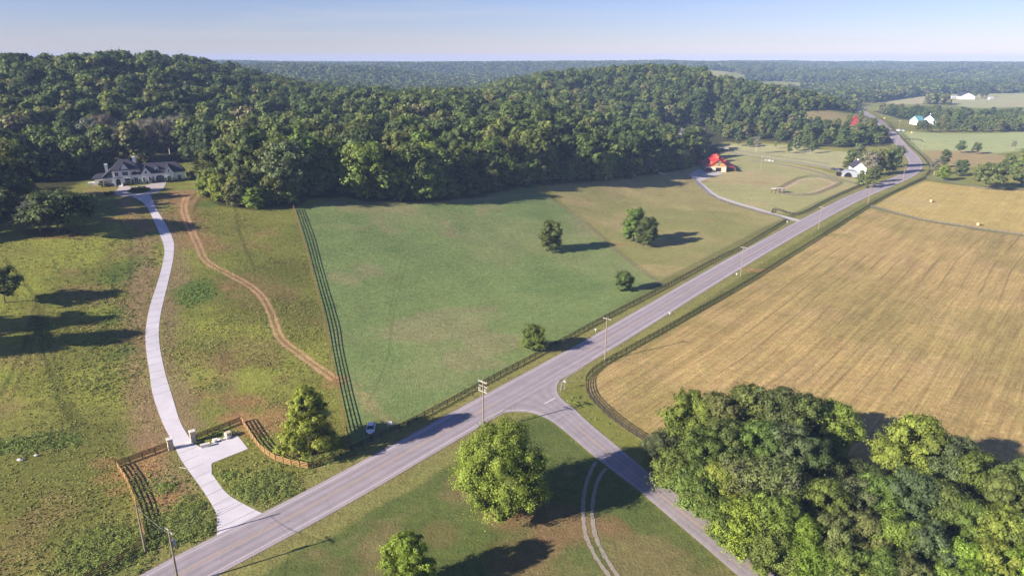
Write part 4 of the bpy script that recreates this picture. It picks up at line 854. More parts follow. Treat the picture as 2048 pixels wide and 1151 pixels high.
def rocks(u, v, n, sp, seed, label, mat, s0=.35):
    p = at(u, v); t = thing('stone_pile', label, 'stone pile', (p[0], p[1], h1(*p)), .3); rs = random.Random(seed)
    for i in range(n):
        V, Fc = ico(1, seed + i, .6, 1); s = s0 * rs.uniform(.6, 1.3); V = V * (s * 1.4, s, s * .5) + (rs.uniform(-sp, sp), rs.uniform(-sp, sp) * .4, s * .4 + rs.uniform(0, .35)); MB().add(V.tolist(), Fc.tolist()).build('stone', mat, t)
rocks(442, 880, 16, 1.5, 3, 'pile of loose white stone slabs on the grass beside the turning bay', M['white_stone'])
solid('stone_pallet', 457, 873, 'stack of cut tan stone wrapped on a pallet beside the turning bay', 'stone stack', lambda m: [m.box(-.62, .62, -.55, .55, .02 + k * .24, .24 + k * .24) for k in range(5)] and m, M['stone'], RA, .02)
rocks(478, 866, 5, .8, 9, 'few small stones lying at the far end of the turning bay', M['stone'], .2)
for u, v, l in ((42, 920, 'small pale rock lying left in the near green field'), (73, 912, 'small pale rock lying right of its neighbour in the near green field')): rocks(u, v, 1, .1, int(u), l, M['white_stone'], .45)
solid('wood_plank', 366, 935, 'pale wooden plank lying beside the driveway edge', 'plank', lambda m: m.box(-.9, .9, -.1, .1, .02, .1), M['arm_wood'], -.25, .01)
# ---------------------------------------------------------------- car and roadside signs in the field corner
def car(u, v, rz, label, mat, s=1.0, group=None):
    p = at(u, v); t = thing('parked_car', label, 'car', (p[0], p[1], h1(*p)), rz, group); t.scale = (s, s, s)
    # profile along y (length 4.7), front at +y
    bm = bmesh.new(); secs = [(-2.32, .62, .50, .80), (-2.25, .40, .82, .95), (-1.6, .34, .92, 1.02), (-.6, .32, .93, 1.0), (.6, .32, .93, .98), (1.3, .33, .92, .94), (2.05, .38, .86, .82), (2.33, .55, .62, .66)]
    rows_ = []
    for y_, z0, hw, z1 in secs:
        rows_.append([bm.verts.new(q) for q in ((-hw * .92, y_, z0 - .12), (-hw, y_, z0 + .15), (-hw, y_, z1 - .14), (-hw * .82, y_, z1), (hw * .82, y_, z1), (hw, y_, z1 - .14), (hw, y_, z0 + .15), (hw * .92, y_, z0 - .12))])
    for a, b in zip(rows_, rows_[1:]):
        for i in range(8): bm.faces.new((a[i], a[(i + 1) % 8], b[(i + 1) % 8], b[i]))
    bm.faces.new(rows_[0][::-1]); bm.faces.new(rows_[-1]); bmesh.ops.recalc_face_normals(bm, faces=bm.faces)
    me = bpy.data.meshes.new('body'); bm.to_mesh(me); bm.free(); me.materials.append(mat)
    for f in me.polygons: f.use_smooth = True
    bo = link('body', me, t); sb = bo.modifiers.new('s', 'SUBSURF'); sb.levels = 1; sb.render_levels = 2
    def loft(name, S_, mt):
        m = MB(); V = []
        for z_, y0, y1, hw in S_: V += [(-hw, y0, z_), (hw, y0, z_), (hw, y1, z_), (-hw, y1, z_)]
        n = len(S_); Fq = [(0, 3, 2, 1), tuple(4 * (n - 1) + i for i in range(4))] + [(4 * k + i, 4 * k + (i + 1) % 4, 4 * k + 4 + (i + 1) % 4, 4 * k + 4 + i) for k in range(n - 1) for i in range(4)]
        return m.add(V, Fq).build(name, mt, t, .03)
    loft('windows', [(.93, -1.95, 1.15, .80), (1.36, -1.45, .40, .66)], M['glass']); loft('roof', [(1.355, -1.42, .36, .655), (1.44, -1.15, .10, .58)], mat)
    for sx in (-1, 1): MB().add([(sx * .80, 1.16, .95), (sx * .66, .40, 1.38), (sx * .73, .40, 1.38), (sx * .87, 1.16, .95), (sx * .80, 1.26, .95), (sx * .66, .50, 1.39), (sx * .73, .50, 1.39), (sx * .87, 1.26, .95)], [(0, 1, 2, 3), (4, 7, 6, 5), (0, 4, 5, 1), (3, 2, 6, 7), (0, 3, 7, 4), (1, 5, 6, 2)]).build('pillar', mat, t)
    for sx in (-1, 1):
        for y_ in (-1.45, 1.45):
            w_ = MB().tube((sx * .66, y_, .33), (sx * .90, y_, .33), .33, .33, 16).build('wheel', M['rubber'], t); MB().tube((sx * .895, y_, .33), (sx * .915, y_, .33), .2, .2, 12).build('rim', M['galvanised'], w_)
        MB().box(sx * .66 - .16, sx * .66 + .16, 2.10, 2.30, .60, .74).build('headlight', M['glass'], t, .03); MB().box(sx * .95 - .1, sx * .95 + .1, .85, 1.0, .95, 1.1).build('mirror', mat, t, .03)
car(742, 860, math.pi + .12, 'white car parked in the shaded corner of the green field near the road', M['car_paint'])
def sign(u, v, label, cat, plate, pole_h, mat, rz, w_=.5, oct_=False, name='road_sign'):
    p = at(u, v); t = thing(name, label, cat, (p[0], p[1], h1(*p)), rz); MB().tube((0, 0, -.2), (0, 0, pole_h), .04, .04, 6).build('post', M['galvanised'], t)
    n = 8 if oct_ else 4; a0 = math.pi / 8 if oct_ else 0
    pr = [(w_ * math.cos(a0 + 2 * math.pi * i / n), plate + w_ * math.sin(a0 + 2 * math.pi * i / n)) for i in range(n)]
    MB().prism(pr, -.05, -.045).build('plate', mat, t); return t
sign(1129, 779, 'stop sign on a post at the grass corner of the junction, seen from its back', 'stop sign', 2.3, 2.6, M['galvanised'], RA - math.pi / 2 + .4, .38, True, 'stop_sign')
MB_red = None
def realty(u, v, label):
    p = at(u, v); t = thing('yard_sign', label, 'sign', (p[0], p[1], h1(*p)), .2)
    for sx in (-.45, .45): MB().box(sx - .05, sx + .05, -.05, .05, -.2, 1.5).build('post', M['white_paint'], t)
    MB().box(-.4, .4, -.02, .02, .55, 1.45).build('board', M['white_paint'], t, .005); MB().box(-.4, .4, .021, .028, .9, 1.1).build('stripe', M['blue_door'], t)
realty(780, 853, 'small white board sign on posts beside the parked car')
sign(1822, 269, 'yellow diamond warning sign near the white vehicles on the distant road', 'road sign', 2.2, 2.2, M['yellow_sign'], RA - math.pi / 2, .85)
sign(1768, 240, 'yellow diamond warning sign on the farther stretch of the distant road', 'road sign', 2.4, 2.4, M['yellow_sign'], RA - math.pi / 2, .9)
for i, (u, v, l) in enumerate(((1574, 447, 'white mailbox beside the mouth of the barn drive'), (1339, 629, 'tiny white marker on the near verge halfway along the road'), (1473, 550, 'small white marker beside the third roadside pole'), (1191, 662, 'small yellow-white marker on the field verge of the road'))):
    p = at(u, v); t = thing('mailbox', l, 'mailbox' if i == 0 else 'marker post', (p[0], p[1], h1(*p)), RA) if i == 0 else thing('marker_post', l, 'marker post', (p[0], p[1], h1(*p)), RA)
    k = 1 if i == 0 else .6; MB().box(-.05, .05, -.05, .05, -.2, 1.0 * k).build('post', M['arm_wood'] if i == 0 else M['white_paint'], t); MB().prism([(-.12, 1.0 * k), (.12, 1.0 * k), (.12, 1.2 * k), (.07, 1.28 * k), (-.07, 1.28 * k), (-.12, 1.2 * k)], -.28, .28).build('box', M['white_paint'], t)
for i, (u, v, l, mt) in enumerate(((1797, 262, 'left one of two white vehicles parked beside the distant road', 'car_paint'), (1803, 262.5, 'right one of two white vehicles parked beside the distant road', 'car_paint'), (1731, 217.5, 'white van driving on the far end of the road', 'car_paint'))): car(u, v, .3 + i, l, M[mt], 1.25)
# hay bales
for u, v, l in ((1863, 404, 'round hay bale lying in the upper hay field, the farther one'), (1957, 451, 'round hay bale near the cross fence, the nearer one')):
    solid('hay_bale', u, v, l, 'hay bale', lambda m: m.tube((-.75, 0, .8), (.75, 0, .8), .85, .85, 20), M['straw'], .4, .05)
# ---------------------------------------------------------------- buildings
def win(parent, x0, x1, y, z0, z1, name='window', mull=1, trim='white_paint', pane='glass'):
    m = MB(); f = .10
    m.box(x0, x0 + f, y - .06, y + .02, z0, z1).box(x1 - f, x1, y - .06, y + .02, z0, z1).box(x0 + f, x1 - f, y - .06, y + .02, z0, z0 + f).box(x0 + f, x1 - f, y - .06, y + .02, z1 - f, z1)
    for k in range(mull): xx = x0 + (x1 - x0) * (k + 1) / (mull + 1); m.box(xx - .03, xx + .03, y - .045, y + .02, z0 + f, z1 - f)
    w_ = m.build(name, M[trim], parent); MB().box(x0 + .05, x1 - .05, y - .025, y + .01, z0 + .05, z1 - .05).build('pane', M[pane], w_); return w_
def mansion():
    p1, p2 = at(208, 373.5), at(372, 361.5); d = p2 - p1; Lm = np.linalg.norm(d); rz = math.atan2(d[1], d[0]); s = Lm / 38.5
    z = h1(*(p1 + p2) / 2)
    t = thing('country_house', 'large white painted brick house with dark slate roofs below the wooded hill', 'house', (p1[0], p1[1], z), rz); t.scale = (s, s, s)
    ww, sl_ = M['white_wall'], M['slate']
    W1 = MB().box(0, 4.6, .6, 11, -1.5, 3.9).box(4.6, 12.8, 0, 11, -1.5, 7.5).box(12.8, 17.6, 1.0, 11, -1.5, 7.5)
    W1.box(17.6, 22.6, -.4, 10.5, -1.5, 5).box(22.6, 29, .8, 10.5, -1.5, 5).box(28.6, 33.2, -.7, 9, -1.5, 5).box(33.2, 38.4, .4, 10.5, -1.5, 5)
    W1.prism([(8.2, 7.4), (12.7, 7.4), (10.45, 10.9)], -.02, .5).prism([(17.6, 4.9), (22.6, 4.9), (20.1, 8.4)], -.4, .2).prism([(28.6, 4.9), (33.2, 4.9), (30.9, 8.7)], -.7, .2)
    wall = W1.build('wall', ww, t)
    MB().box(.4, 4.2, .50, .58, .9, 2.9).build('porch_opening', M['cream_wall'], t)
    r = MB().hip(4.2, 17.9, -.45, 11.4, 7.5, 12.6, 4.0, 5.2).build('roof', sl_, t)
    MB().hip(13.2, 39.0, .0, 11.0, 5.02, 10.0, 3.5, 4.2).build('roof', sl_, t)
    MB().prism([(-.5, 3.9), (4.4, 8.1), (4.4, 8.4), (-.5, 4.2)], .1, 11.3).build('roof', sl_, t)
    MB().hip(-5.2, 1.2, 5, 13, 3.0, 5.6, 2.4, .2).build('roof', sl_, t); MB().box(-4.2, 0, 5.4, 12.6, -1.5, 3.0).build('rear_wing', ww, t)
    MB().gable(7.9, 13.0, -.3, 5.5, 7.45, 11.1).build('gable_roof', sl_, t); MB().gable(17.2, 23.0, -.7, 6, 4.95, 8.65).build('gable_roof', sl_, t); MB().gable(28.2, 33.6, -1.0, 5.5, 4.95, 8.95).build('gable_roof', sl_, t)
    MB().box(1.2, 2.6, 8.2, 9.6, 3, 10.2).box(1.05, 2.75, 8.05, 9.75, 9.6, 9.85).build('chimney', ww, r); MB().box(14.4, 15.9, 9, 10.4, 6, 13.2).box(14.25, 16.05, 8.85, 10.55, 12.6, 12.85).build('chimney', ww, r)
    dm = MB().box(24.4, 26.2, 1.6, 4.8, 5.6, 7.7).prism([(24.4, 7.7), (26.2, 7.7), (25.3, 8.5)], 1.6, 1.8).build('dormer', ww, t); MB().gable(24.2, 26.4, 1.4, 5.2, 7.65, 8.55, th=.12).build('dormer_roof', sl_, dm); win(t, 24.75, 25.85, 1.57, 6.2, 7.5, 'dormer_window')
    MB().box(20.5, 23.5, 4.5, 6.5, 7.2, 8.6).build('dormer', sl_, t)
    for a in ((5.6, 7.4, -.02, 4.7, 6.7, 1), (9.1, 11.9, -.02, 4.8, 6.8, 2), (9.8, 12.5, -.02, .7, 3.5, 2), (13.8, 15.7, .98, 4.7, 6.6, 1), (14.1, 15.9, .98, .3, 3.4, 1), (18.2, 19.2, -.42, .9, 3.4, 0), (20.9, 21.9, -.42, .9, 3.4, 0), (19.6, 20.6, -.42, 5.2, 6.6, 0), (22.75, 23.6, .78, .8, 3.4, 0), (29.7, 31.6, -.72, .9, 3.5, 1), (30.45, 31.25, -.72, 5.4, 6.7, 0), (34.7, 36.6, .38, .9, 3.5, 1)): win(t, a[0], a[1], a[2], a[3], a[4], mull=a[5])
    # arched front door and garage door
    def arch(x0, x1, y, h0, hh, name, mt, n=10):
        c, r_ = (x0 + x1) / 2, (x1 - x0) / 2; P = [(x0, 0), (x1, 0)] + [(c + r_ * math.cos(math.pi * i / n), h0 + (hh - h0) * math.sin(math.pi * i / n)) for i in range(n + 1)]
        return MB().prism(P, y - .05, y + .02).build(name, mt, t)
    arch(5.8, 7.9, -.02, 2.1, 3.3, 'front_door', M['dark']); g_ = arch(24.3, 28.4, .78, 2.1, 3.9, 'garage_door', M['blue_door'])
    m = MB(); [m.box(24.5, 28.2, .70, .72, .5 + k * .5, .53 + k * .5) for k in range(4)]; m.build('panel_seam', M['dark'], g_)
    MB().box(5.0, 8.8, -.9, .0, 3.85, 4.0).build('porch_canopy', sl_, t); MB().box(5.4, 8.4, -1.8, -.05, -1.5, .05).box(5.4, 8.4, -2.6, -1.8, -1.5, -.12).build('steps', M['white_stone'], t)
    for x_ in (5.0, 8.4): MB().box(x_, x_ + .4, -2.8, -.05, -1.5, .55).build('step_wall', ww, t)
    MB().box(-7.5, -4.4, 6, 9, -1.5, 1.4).build('terrace_wall', M['white_stone'], t)
    return t, p1, rz, s, z
HOUSE = mansion()
def lp(lx, ly):
    _, p, rz, s, z = HOUSE; c_, s_ = math.cos(rz), math.sin(rz); return p[0] + s * (lx * c_ - ly * s_), p[1] + s * (lx * s_ + ly * c_)
def bush(x, y, hh, w_, ck_, label, group=None, name='shrub', key='bush0'):
    cme = BU[key]; t = link(name, cme); t.location = (x, y, h1(x, y) - .05); t.scale = (w_, w_, hh); t.rotation_euler[2] = rt.uniform(0, 6.28); b = COLS[ck_]; j = 1 + rt.uniform(-.15, .15); t.color = (b[0] * j, b[1] * j, b[2] * j, 1)
    return tag(t, label, 'shrub', group)
BU = {'bush%d' % k: crown_mesh('shrub', 200 + k, 1.0, .5, 7, 1500, .13, M['leaf'], 'round', .0, .7) for k in range(2)}
for i, (lx, ly) in enumerate(((.6, -.6), (1.8, -.6), (3.2, -.6), (4.3, -.8), (9.2, -.9), (9.9, -1.0), (11.1, -.9), (12.3, -.9), (13.3, .2), (16.4, .1), (17.3, -.9), (19.8, -1.1), (22.3, -.9), (23.4, -.2))): x_, y_ = lp(lx, ly); bush(x_, y_, 1.3 if i not in (8, 9, 12) else 2.4, 1.5 if i not in (8, 9, 12) else 1.1, 'd', 'trimmed shrub at the house front left of the garage', 'shrubs along the house front, left')
for i in range(9): x_, y_ = lp(29 + i * 1.15, -1.4 if i < 4 else -.3); bush(x_, y_, 1.1 if i not in (0, 3) else 2.2, 1.4, 'd', 'trimmed shrub at the house front right of the garage', 'shrubs along the house front, right')
x_, y_ = lp(-1.0, .2); bush(x_, y_, 3.0, 2.4, 'm', 'tall rounded shrub at the left corner of the white house')
for i, (u, v) in enumerate(((378, 361), (383, 359), (388, 358.5))): p = at(u, v); bush(p[0], p[1], 4.0, 2.6, 'g', 'clipped tall hedge block right of the house', 'hedge plants right of the house')
for i, (u, v) in enumerate(((212, 389), (217, 390), (223, 388))): p = at(u, v); bush(p[0], p[1], 1.3, 2.2, 'm', 'low shrub in the small bed left of the forecourt', 'shrubs left of the forecourt')
ic, ia, ib = at(279.4, 380.6), at(302.5, 379), at(279.6, 375)
ring = np.array([ic + (ia - ic) * math.cos(a) + (ib - ic) * math.sin(a) for a in np.linspace(0, 6.2832, 41)[:-1]])
M['bed'] = varmat('planting_bed', (.07, .10, .03), .95, .3, 1.5)
sheet('island_lawn', ring, .075, M['bed'], 3)
for i in range(26): a = i * 2.4; r_ = .82 * math.sqrt((i + .5) / 26); q = ic + (ia - ic) * math.cos(a) * r_ + (ib - ic) * math.sin(a) * r_; bush(q[0], q[1], 1.0, 1.7, 'dm'[i % 2], 'dark low shrub planted in the round island of the forecourt', 'shrubs in the forecourt island')
def barn():
    p1, p2 = at(1409.5, 342.5), at(1452, 344.5); d = p2 - p1; Lw = np.linalg.norm(d); rz = math.atan2(d[1], d[0]); s = Lw / 16.6; z = h1(*p1)
    t = thing('red_roofed_barn', 'timber barn with bright red roof, dormers and cupolas beside the paddock', 'barn', (p1[0], p1[1], z), rz); t.scale = (s,) * 3
    D_ = 34; MB().box(0, 16.6, 0, D_, -.8, 3.9).build('wall', M['cream_wall'], t)
    MB().prism([(.2, 3.92), (16.4, 3.92), (16.4, 4.6), (10.6, 9.4), (4.8, 4.7), (.2, 4.1)], .02, D_ - .02).build('gable_wall', M['timber'], t)
    def slab(a, b, y0, y1, th=.18): return [(a[0], a[1]), (b[0], b[1]), (b[0], b[1] + th), (a[0], a[1] + th)]
    m = MB().prism(slab((10.6, 9.6), (17.1, 4.42), 0, 0), -.8, D_ + .6).prism(slab((10.6, 9.6), (4.4, 4.75), 0, 0), -.8, D_ + .6).prism(slab((4.4, 4.72), (-.6, 3.75), 0, 0), -.8, D_ + .6).prism(slab((16.9, 4.42), (24.0, 2.9), 0, 0), -.8, D_ + .6); rf = m.build('roof', M['red_roof'], t)
    for k, y_ in enumerate((6, 13.5, 21)):
        for sd, x_ in ((1, 13.6), (-1, 6.0)):
            a, b = (x_, x_ + 2.6) if sd > 0 else (x_ - 1.2, x_ + 1.6)
            dmr = MB().box(a, b, y_ + .25, y_ + 3.0, 4.9, 7.1).build('dormer', M['timber'], t); MB().gable(y_, y_ + 3.25, a - .3 if sd < 0 else a - 1.5, b + .4 if sd > 0 else b + 1.5, 7.0, 8.1, 'x', .12).build('dormer_roof', M['red_roof'], dmr); MB().box(b + .01 if sd > 0 else a - .04, b + .04 if sd > 0 else a - .01, y_ + .9, y_ + 2.3, 5.6, 6.7).build('window', M['glass'], dmr)
    for y_ in (10, 19):
        c_ = MB().box(9.8, 11.4, y_, y_ + 1.6, 9.0, 11.0).build('cupola', M['timber'], rf); MB().hip(9.5, 11.7, y_ - .3, y_ + 1.9, 11.0, 12.1, 1.0, 1.0, .08).build('cupola_roof', M['red_roof'], rf)
    for y_ in (0, 8.5, 17, 25.5, 34): MB().box(23.3, 23.55, y_ - .12, y_ + .12, -.8, 3.25).build('porch_post', M['timber'], t)
    MB().box(8.4, 12.6, -.06, -.01, 0, 3.1).build('barn_door', M['dark'], t); MB().box(.5, 5.6, -.05, -.01, 0, 2.6).build('shed_opening', M['dark'], t); MB().box(16.61, 16.66, 1, 23, 0, 2.8).build('side_opening', M['dark'], t)
    m = MB(); [m.tube((10.6, -.5, 9.3), (x_, -.5, z_), .12, .12, 6) for x_, z_ in ((8.4, 7.2), (12.8, 7.2))]; m.tube((8.3, -.5, 7.2), (12.9, -.5, 7.2), .13, .13, 6); m.build('gable_truss', M['brown_wood'], t)
    win(t, 9.7, 11.5, -.03, 5.0, 6.4, 'loft_window')
    q = at(1412, 343.5); k = thing('farm_machine', 'red farm machine parked at the left opening of the red-roofed barn', 'machine', (q[0], q[1], h1(*q)), rz)
    MB().box(-1.4, 1.4, -.6, .6, .5, 1.3).box(-.3, .6, -.5, .5, 1.3, 1.9).build('body', M['machine_red'], k, .05)
    for x__ in (-1, 1):
        for y__ in (-.7, .7): MB().tube((x__, y__ - .12, .45), (x__, y__ + .12, .45), .45, .45, 12).build('wheel', M['rubber'], k)
barn()
def simple_house(u, v, label, cat, L_, D_, he, hr, wall, roof, rz, name='farmhouse', hip=False, wins=3, chim=False):
    p = at(u, v); t = thing(name, label, cat, (p[0], p[1], h1(*p)), rz); w_ = MB().box(-L_ / 2, L_ / 2, -D_ / 2, D_ / 2, -.8, he)
    if not hip: w_.prism([(-D_ / 2, he - .01), (D_ / 2, he - .01), (0, hr - .25)], -L_ / 2 + .01, L_ / 2 - .01, 'x')
    w_.build('wall', M[wall], t)
    r = (MB().hip(-L_ / 2 - .5, L_ / 2 + .5, -D_ / 2 - .5, D_ / 2 + .5, he, hr, D_ / 2, D_ / 2) if hip else MB().prism([(-D_ / 2 - .5, he - .25), (0, hr), (D_ / 2 + .5, he - .25), (D_ / 2 + .5, he), (0, hr + .25), (-D_ / 2 - .5, he)], -L_ / 2 - .5, L_ / 2 + .5, 'x')).build('roof', M[roof], t)
    for k in range(wins): x_ = -L_ / 2 + L_ * (k + .5) / wins; win(t, x_ - .55, x_ + .55, -D_ / 2 - .02, .9, 2.2)
    if wins: MB().box(-.5 + L_ * .12, .5 + L_ * .12, -D_ / 2 - .06, -D_ / 2 - .01, 0, 2.1).build('door', M['dark'], t); win(t, -.4, .4, -D_ / 2 - .02, he * .55 + 1, he * .55 + 2) if he > 4 else None
    if chim: MB().box(L_ * .2, L_ * .2 + .8, -.4, .4, he, hr + 1.2).build('chimney', M['white_wall'], r)
    return t
simple_house(1714, 345, 'white wooden farmhouse with black gabled roof among the roadside trees', 'house', 12, 9, 4.2, 8.4, 'white_wall', 'slate', 1.35, chim=True)
# round-topped shed
p = at(1700, 352); t = thing('arched_shed', 'pale metal arched shed with dark open bays below the farmhouse', 'shed', (p[0], p[1], h1(*p)), -.35); pr = [(6 * math.cos(math.pi * i / 16), 4.2 * math.sin(math.pi * i / 16)) for i in range(17)]
MB().prism(pr, -5, 5).build('shell', M['galvanised'], t); MB().prism([(a * .42 - 1.8, b * .75) for a, b in pr], -5.06, -5.01).build('bay_opening', M['dark'], t); MB().box(-8.8, -6.02, -3, 3, -.3, 2.2).build('side_bay', M['dark'], t)
for i, (u, v) in enumerate(((1666, 340), (1673, 341), (1681, 341))):
    car(u, v, .9 * i, ['dark vehicle parked left of the farmhouse, farthest from it', 'dark vehicle parked in the middle beside the farmhouse', 'dark vehicle parked closest to the farmhouse'][i], M['slate'], 1.2)
simple_house(1709, 250, 'bright red barn standing behind the column-shaped conifer', 'barn', 8, 8, 5, 9.5, 'red_wall', 'red_wall', 1.3, 'red_barn', wins=0)
simple_house(1371, 272, 'long low house with a grey-brown roof in the wood', 'house', 36, 11, 3.2, 7.0, 'white_wall', 'grey_roof', -.12, 'long_house', wins=5)
simple_house(1833, 249, 'low house with a teal metal roof behind the row of trees', 'house', 13, 10, 5, 10, 'white_wall', 'teal_roof', .5, 'teal_roofed_house', wins=2)
simple_house(1857, 249, 'white two-storey farmhouse with a grey roof behind the row of trees', 'house', 16, 11, 7, 12, 'white_wall', 'grey_roof', 1.0, wins=3, chim=True)
simple_house(1872, 250, 'small white outbuilding right of the grey-roofed farmhouse', 'shed', 10, 7, 3.5, 6, 'far_white', 'far_white', 1.0, 'outbuilding', wins=0)
simple_house(1950, 243, 'long low house with a brown roof behind the valley trees', 'house', 24, 10, 4, 8, 'cream_wall', 'brown_roof', .15, 'long_house', wins=4)
simple_house(2010, 240, 'tan roof partly hidden at the right end of the valley trees', 'house', 18, 10, 4, 8, 'cream_wall', 'brown_roof', .1, 'long_house', wins=2)
simple_house(1930, 198, 'big white arena barn with a blue-grey roof alone in the far pale field', 'barn', 34, 26, 6, 13, 'far_white', 'slate', 1.25, 'arena_barn', wins=2)
simple_house(1917, 196, 'small white annex left of the big arena barn', 'shed', 9, 8, 5, 7, 'far_white', 'far_white', 1.25, 'annex', wins=0)
for u, v, l in ((1895, 199, 'low tan shed left in the far pale field'), (1905, 197, 'small white cube-like shed near the big arena barn'), (1981, 199, 'white shed right of the big arena barn')): simple_house(u, v, l, 'shed', 9, 5, 3.0, 4.6, 'far_white', 'far_white', .2, 'field_shed', wins=0)
simple_house(1028, 176, 'tiny white gabled house peeking from the wooded ridge', 'house', 8, 8, 6, 12, 'far_white', 'far_white', 1.4, 'ridge_house', wins=0)
for u, v, l in ((1588, 163, 'long pale warehouse beyond the wooded hill'), (1185, 142, 'left pale building in the far valley haze'), (1205, 141, 'right pale building in the far valley haze'), (1268, 133, 'tiny white building on the farthest ridge')): simple_house(u, v, l, 'building', 26, 14, 5, 8, 'far_white', 'far_white', .05, 'far_building', wins=0)
for u, v, hh in ((1949, 197, 20), (1963, 197, 18), (1972, 196, 22)): tb(u, v, hh, 'md1', 'd', 'dark tree beside the big white arena barn in the far field', group='trees by the arena barn', wf=.8)
# run-in shelter of the arena
p = at(1555, 386); t = thing('arena_shelter', 'small open timber shelter at the corner of the riding arena', 'shelter', (p[0], p[1], h1(*p)), .35)
for x_ in (-3, 0, 3):
    for y_ in (-1.8, 1.8): MB().box(x_ - .12, x_ + .12, y_ - .12, y_ + .12, -.3, 2.7 + (y_ < 0) * .4).build('post', M['brown_wood'], t)
MB().add([(-3.6, -2.4, 3.2), (3.6, -2.4, 3.2), (3.6, 2.4, 2.6), (-3.6, 2.4, 2.6), (-3.6, -2.4, 3.35), (3.6, -2.4, 3.35), (3.6, 2.4, 2.75), (-3.6, 2.4, 2.75)], [(0, 3, 2, 1), (4, 5, 6, 7), (0, 1, 5, 4), (1, 2, 6, 5), (2, 3, 7, 6), (3, 0, 4, 7)]).build('roof', M['white_stone'], t)
p = at(1449, 303); t = thing('run_in_shed', 'small dark run-in shed behind the red-roofed barn', 'shed', (p[0], p[1], h1(*p)), -.1); MB().box(-3, 3, -2, 2, -.3, 2.8).build('wall', M['brown_wood'], t); MB().box(-3.3, 3.3, -2.5, 2.3, 2.8, 3.0).build('roof', M['white_stone'], t); MB().box(-2.6, 2.6, -2.05, -2.01, 0, 2.3).build('opening', M['dark'], t)
for i, (u, v, l) in enumerate(((1535, 322, 'white horse jump rail left in the paddock by the lane'), (1541, 323.5, 'white horse jump rail right in the paddock by the lane'))):
    p = at(u, v); t = thing('horse_jump', l, 'horse jump', (p[0], p[1], h1(*p)), -.2)
    for x_ in (-1.8, 1.8): MB().box(x_ - .12, x_ + .12, -.4, .4, 0, 1.5).build('stand', M['white_paint'], t)
    for z_ in (.5, .9): MB().tube((-1.8, 0, z_), (1.8, 0, z_), .07, .07, 6).build('rail', M['white_paint'], t)
# ---------------------------------------------------------------- horses
def horse(u, v, rz, label, mat, graze=True):
    p = at(u, v); me = bpy.data.meshes.new('horse')
    V = [(0, 0, 1.25), (.55, 0, 1.27), (.85, 0, 1.3)] ; R_ = [(.30, .33), (.29, .33), (.22, .28)]; E_ = [(0, 1), (1, 2)]
    def chain(s, pts, rs_):
        k = s
        for q, r_ in zip(pts, rs_): V.append(q); R_.append((r_, r_)); E_.append((k, len(V) - 1)); k = len(V) - 1
        return k
    V += [(-.55, 0, 1.30), (-.85, 0, 1.28)]; R_ += [(.30, .33), (.22, .24)]; E_ += [(0, 3), (3, 4)]
    if graze: chain(2, [(1.15, 0, 1.1), (1.40, 0, .75), (1.52, 0, .48), (1.68, 0, .28), (1.78, 0, .10)], [.20, .15, .13, .12, .07])
    else: chain(2, [(1.1, 0, 1.6), (1.3, 0, 1.9), (1.55, 0, 1.85), (1.85, 0, 1.66)], [.2, .15, .13, .07])
    for sy in (-.16, .16):
        chain(2, [(.78, sy, .95), (.80, sy, .55), (.78, sy, .30), (.80, sy, .06)], [.12, .075, .05, .065])
        chain(4, [(-.80, sy, .95), (-.70, sy, .78), (-.92, sy, .50), (-.86, sy, .26), (-.84, sy, .06)], [.16, .12, .075, .05, .065])
    chain(4, [(-1.05, 0, 1.15), (-1.12, 0, .8), (-1.12, 0, .5)], [.06, .07, .03])
    me.from_pydata(V, E_, []); me.materials.append(mat); o = link('horse', me); o.location = (p[0], p[1], h1(*p)); o.rotation_euler[2] = rz
    md = o.modifiers.new('skin', 'SKIN'); sk = me.skin_vertices[0].data
    for i, r_ in enumerate(R_): sk[i].radius = r_
    sk[0].use_root = True; sb = o.modifiers.new('s', 'SUBSURF'); sb.levels = 1; sb.render_levels = 2; return tag(o, label, 'horse')
horse(1321, 349.5, .1, 'white horse grazing at the wood shadow edge in the pasture, left of the pair', M['horse_white']); horse(1327, 351.5, 3.0, 'white horse grazing at the wood shadow edge, right of the pair', M['horse_white']); horse(1316, 342, 1.7, 'greyish horse standing in the shade behind the white pair', M['horse_grey'], False)
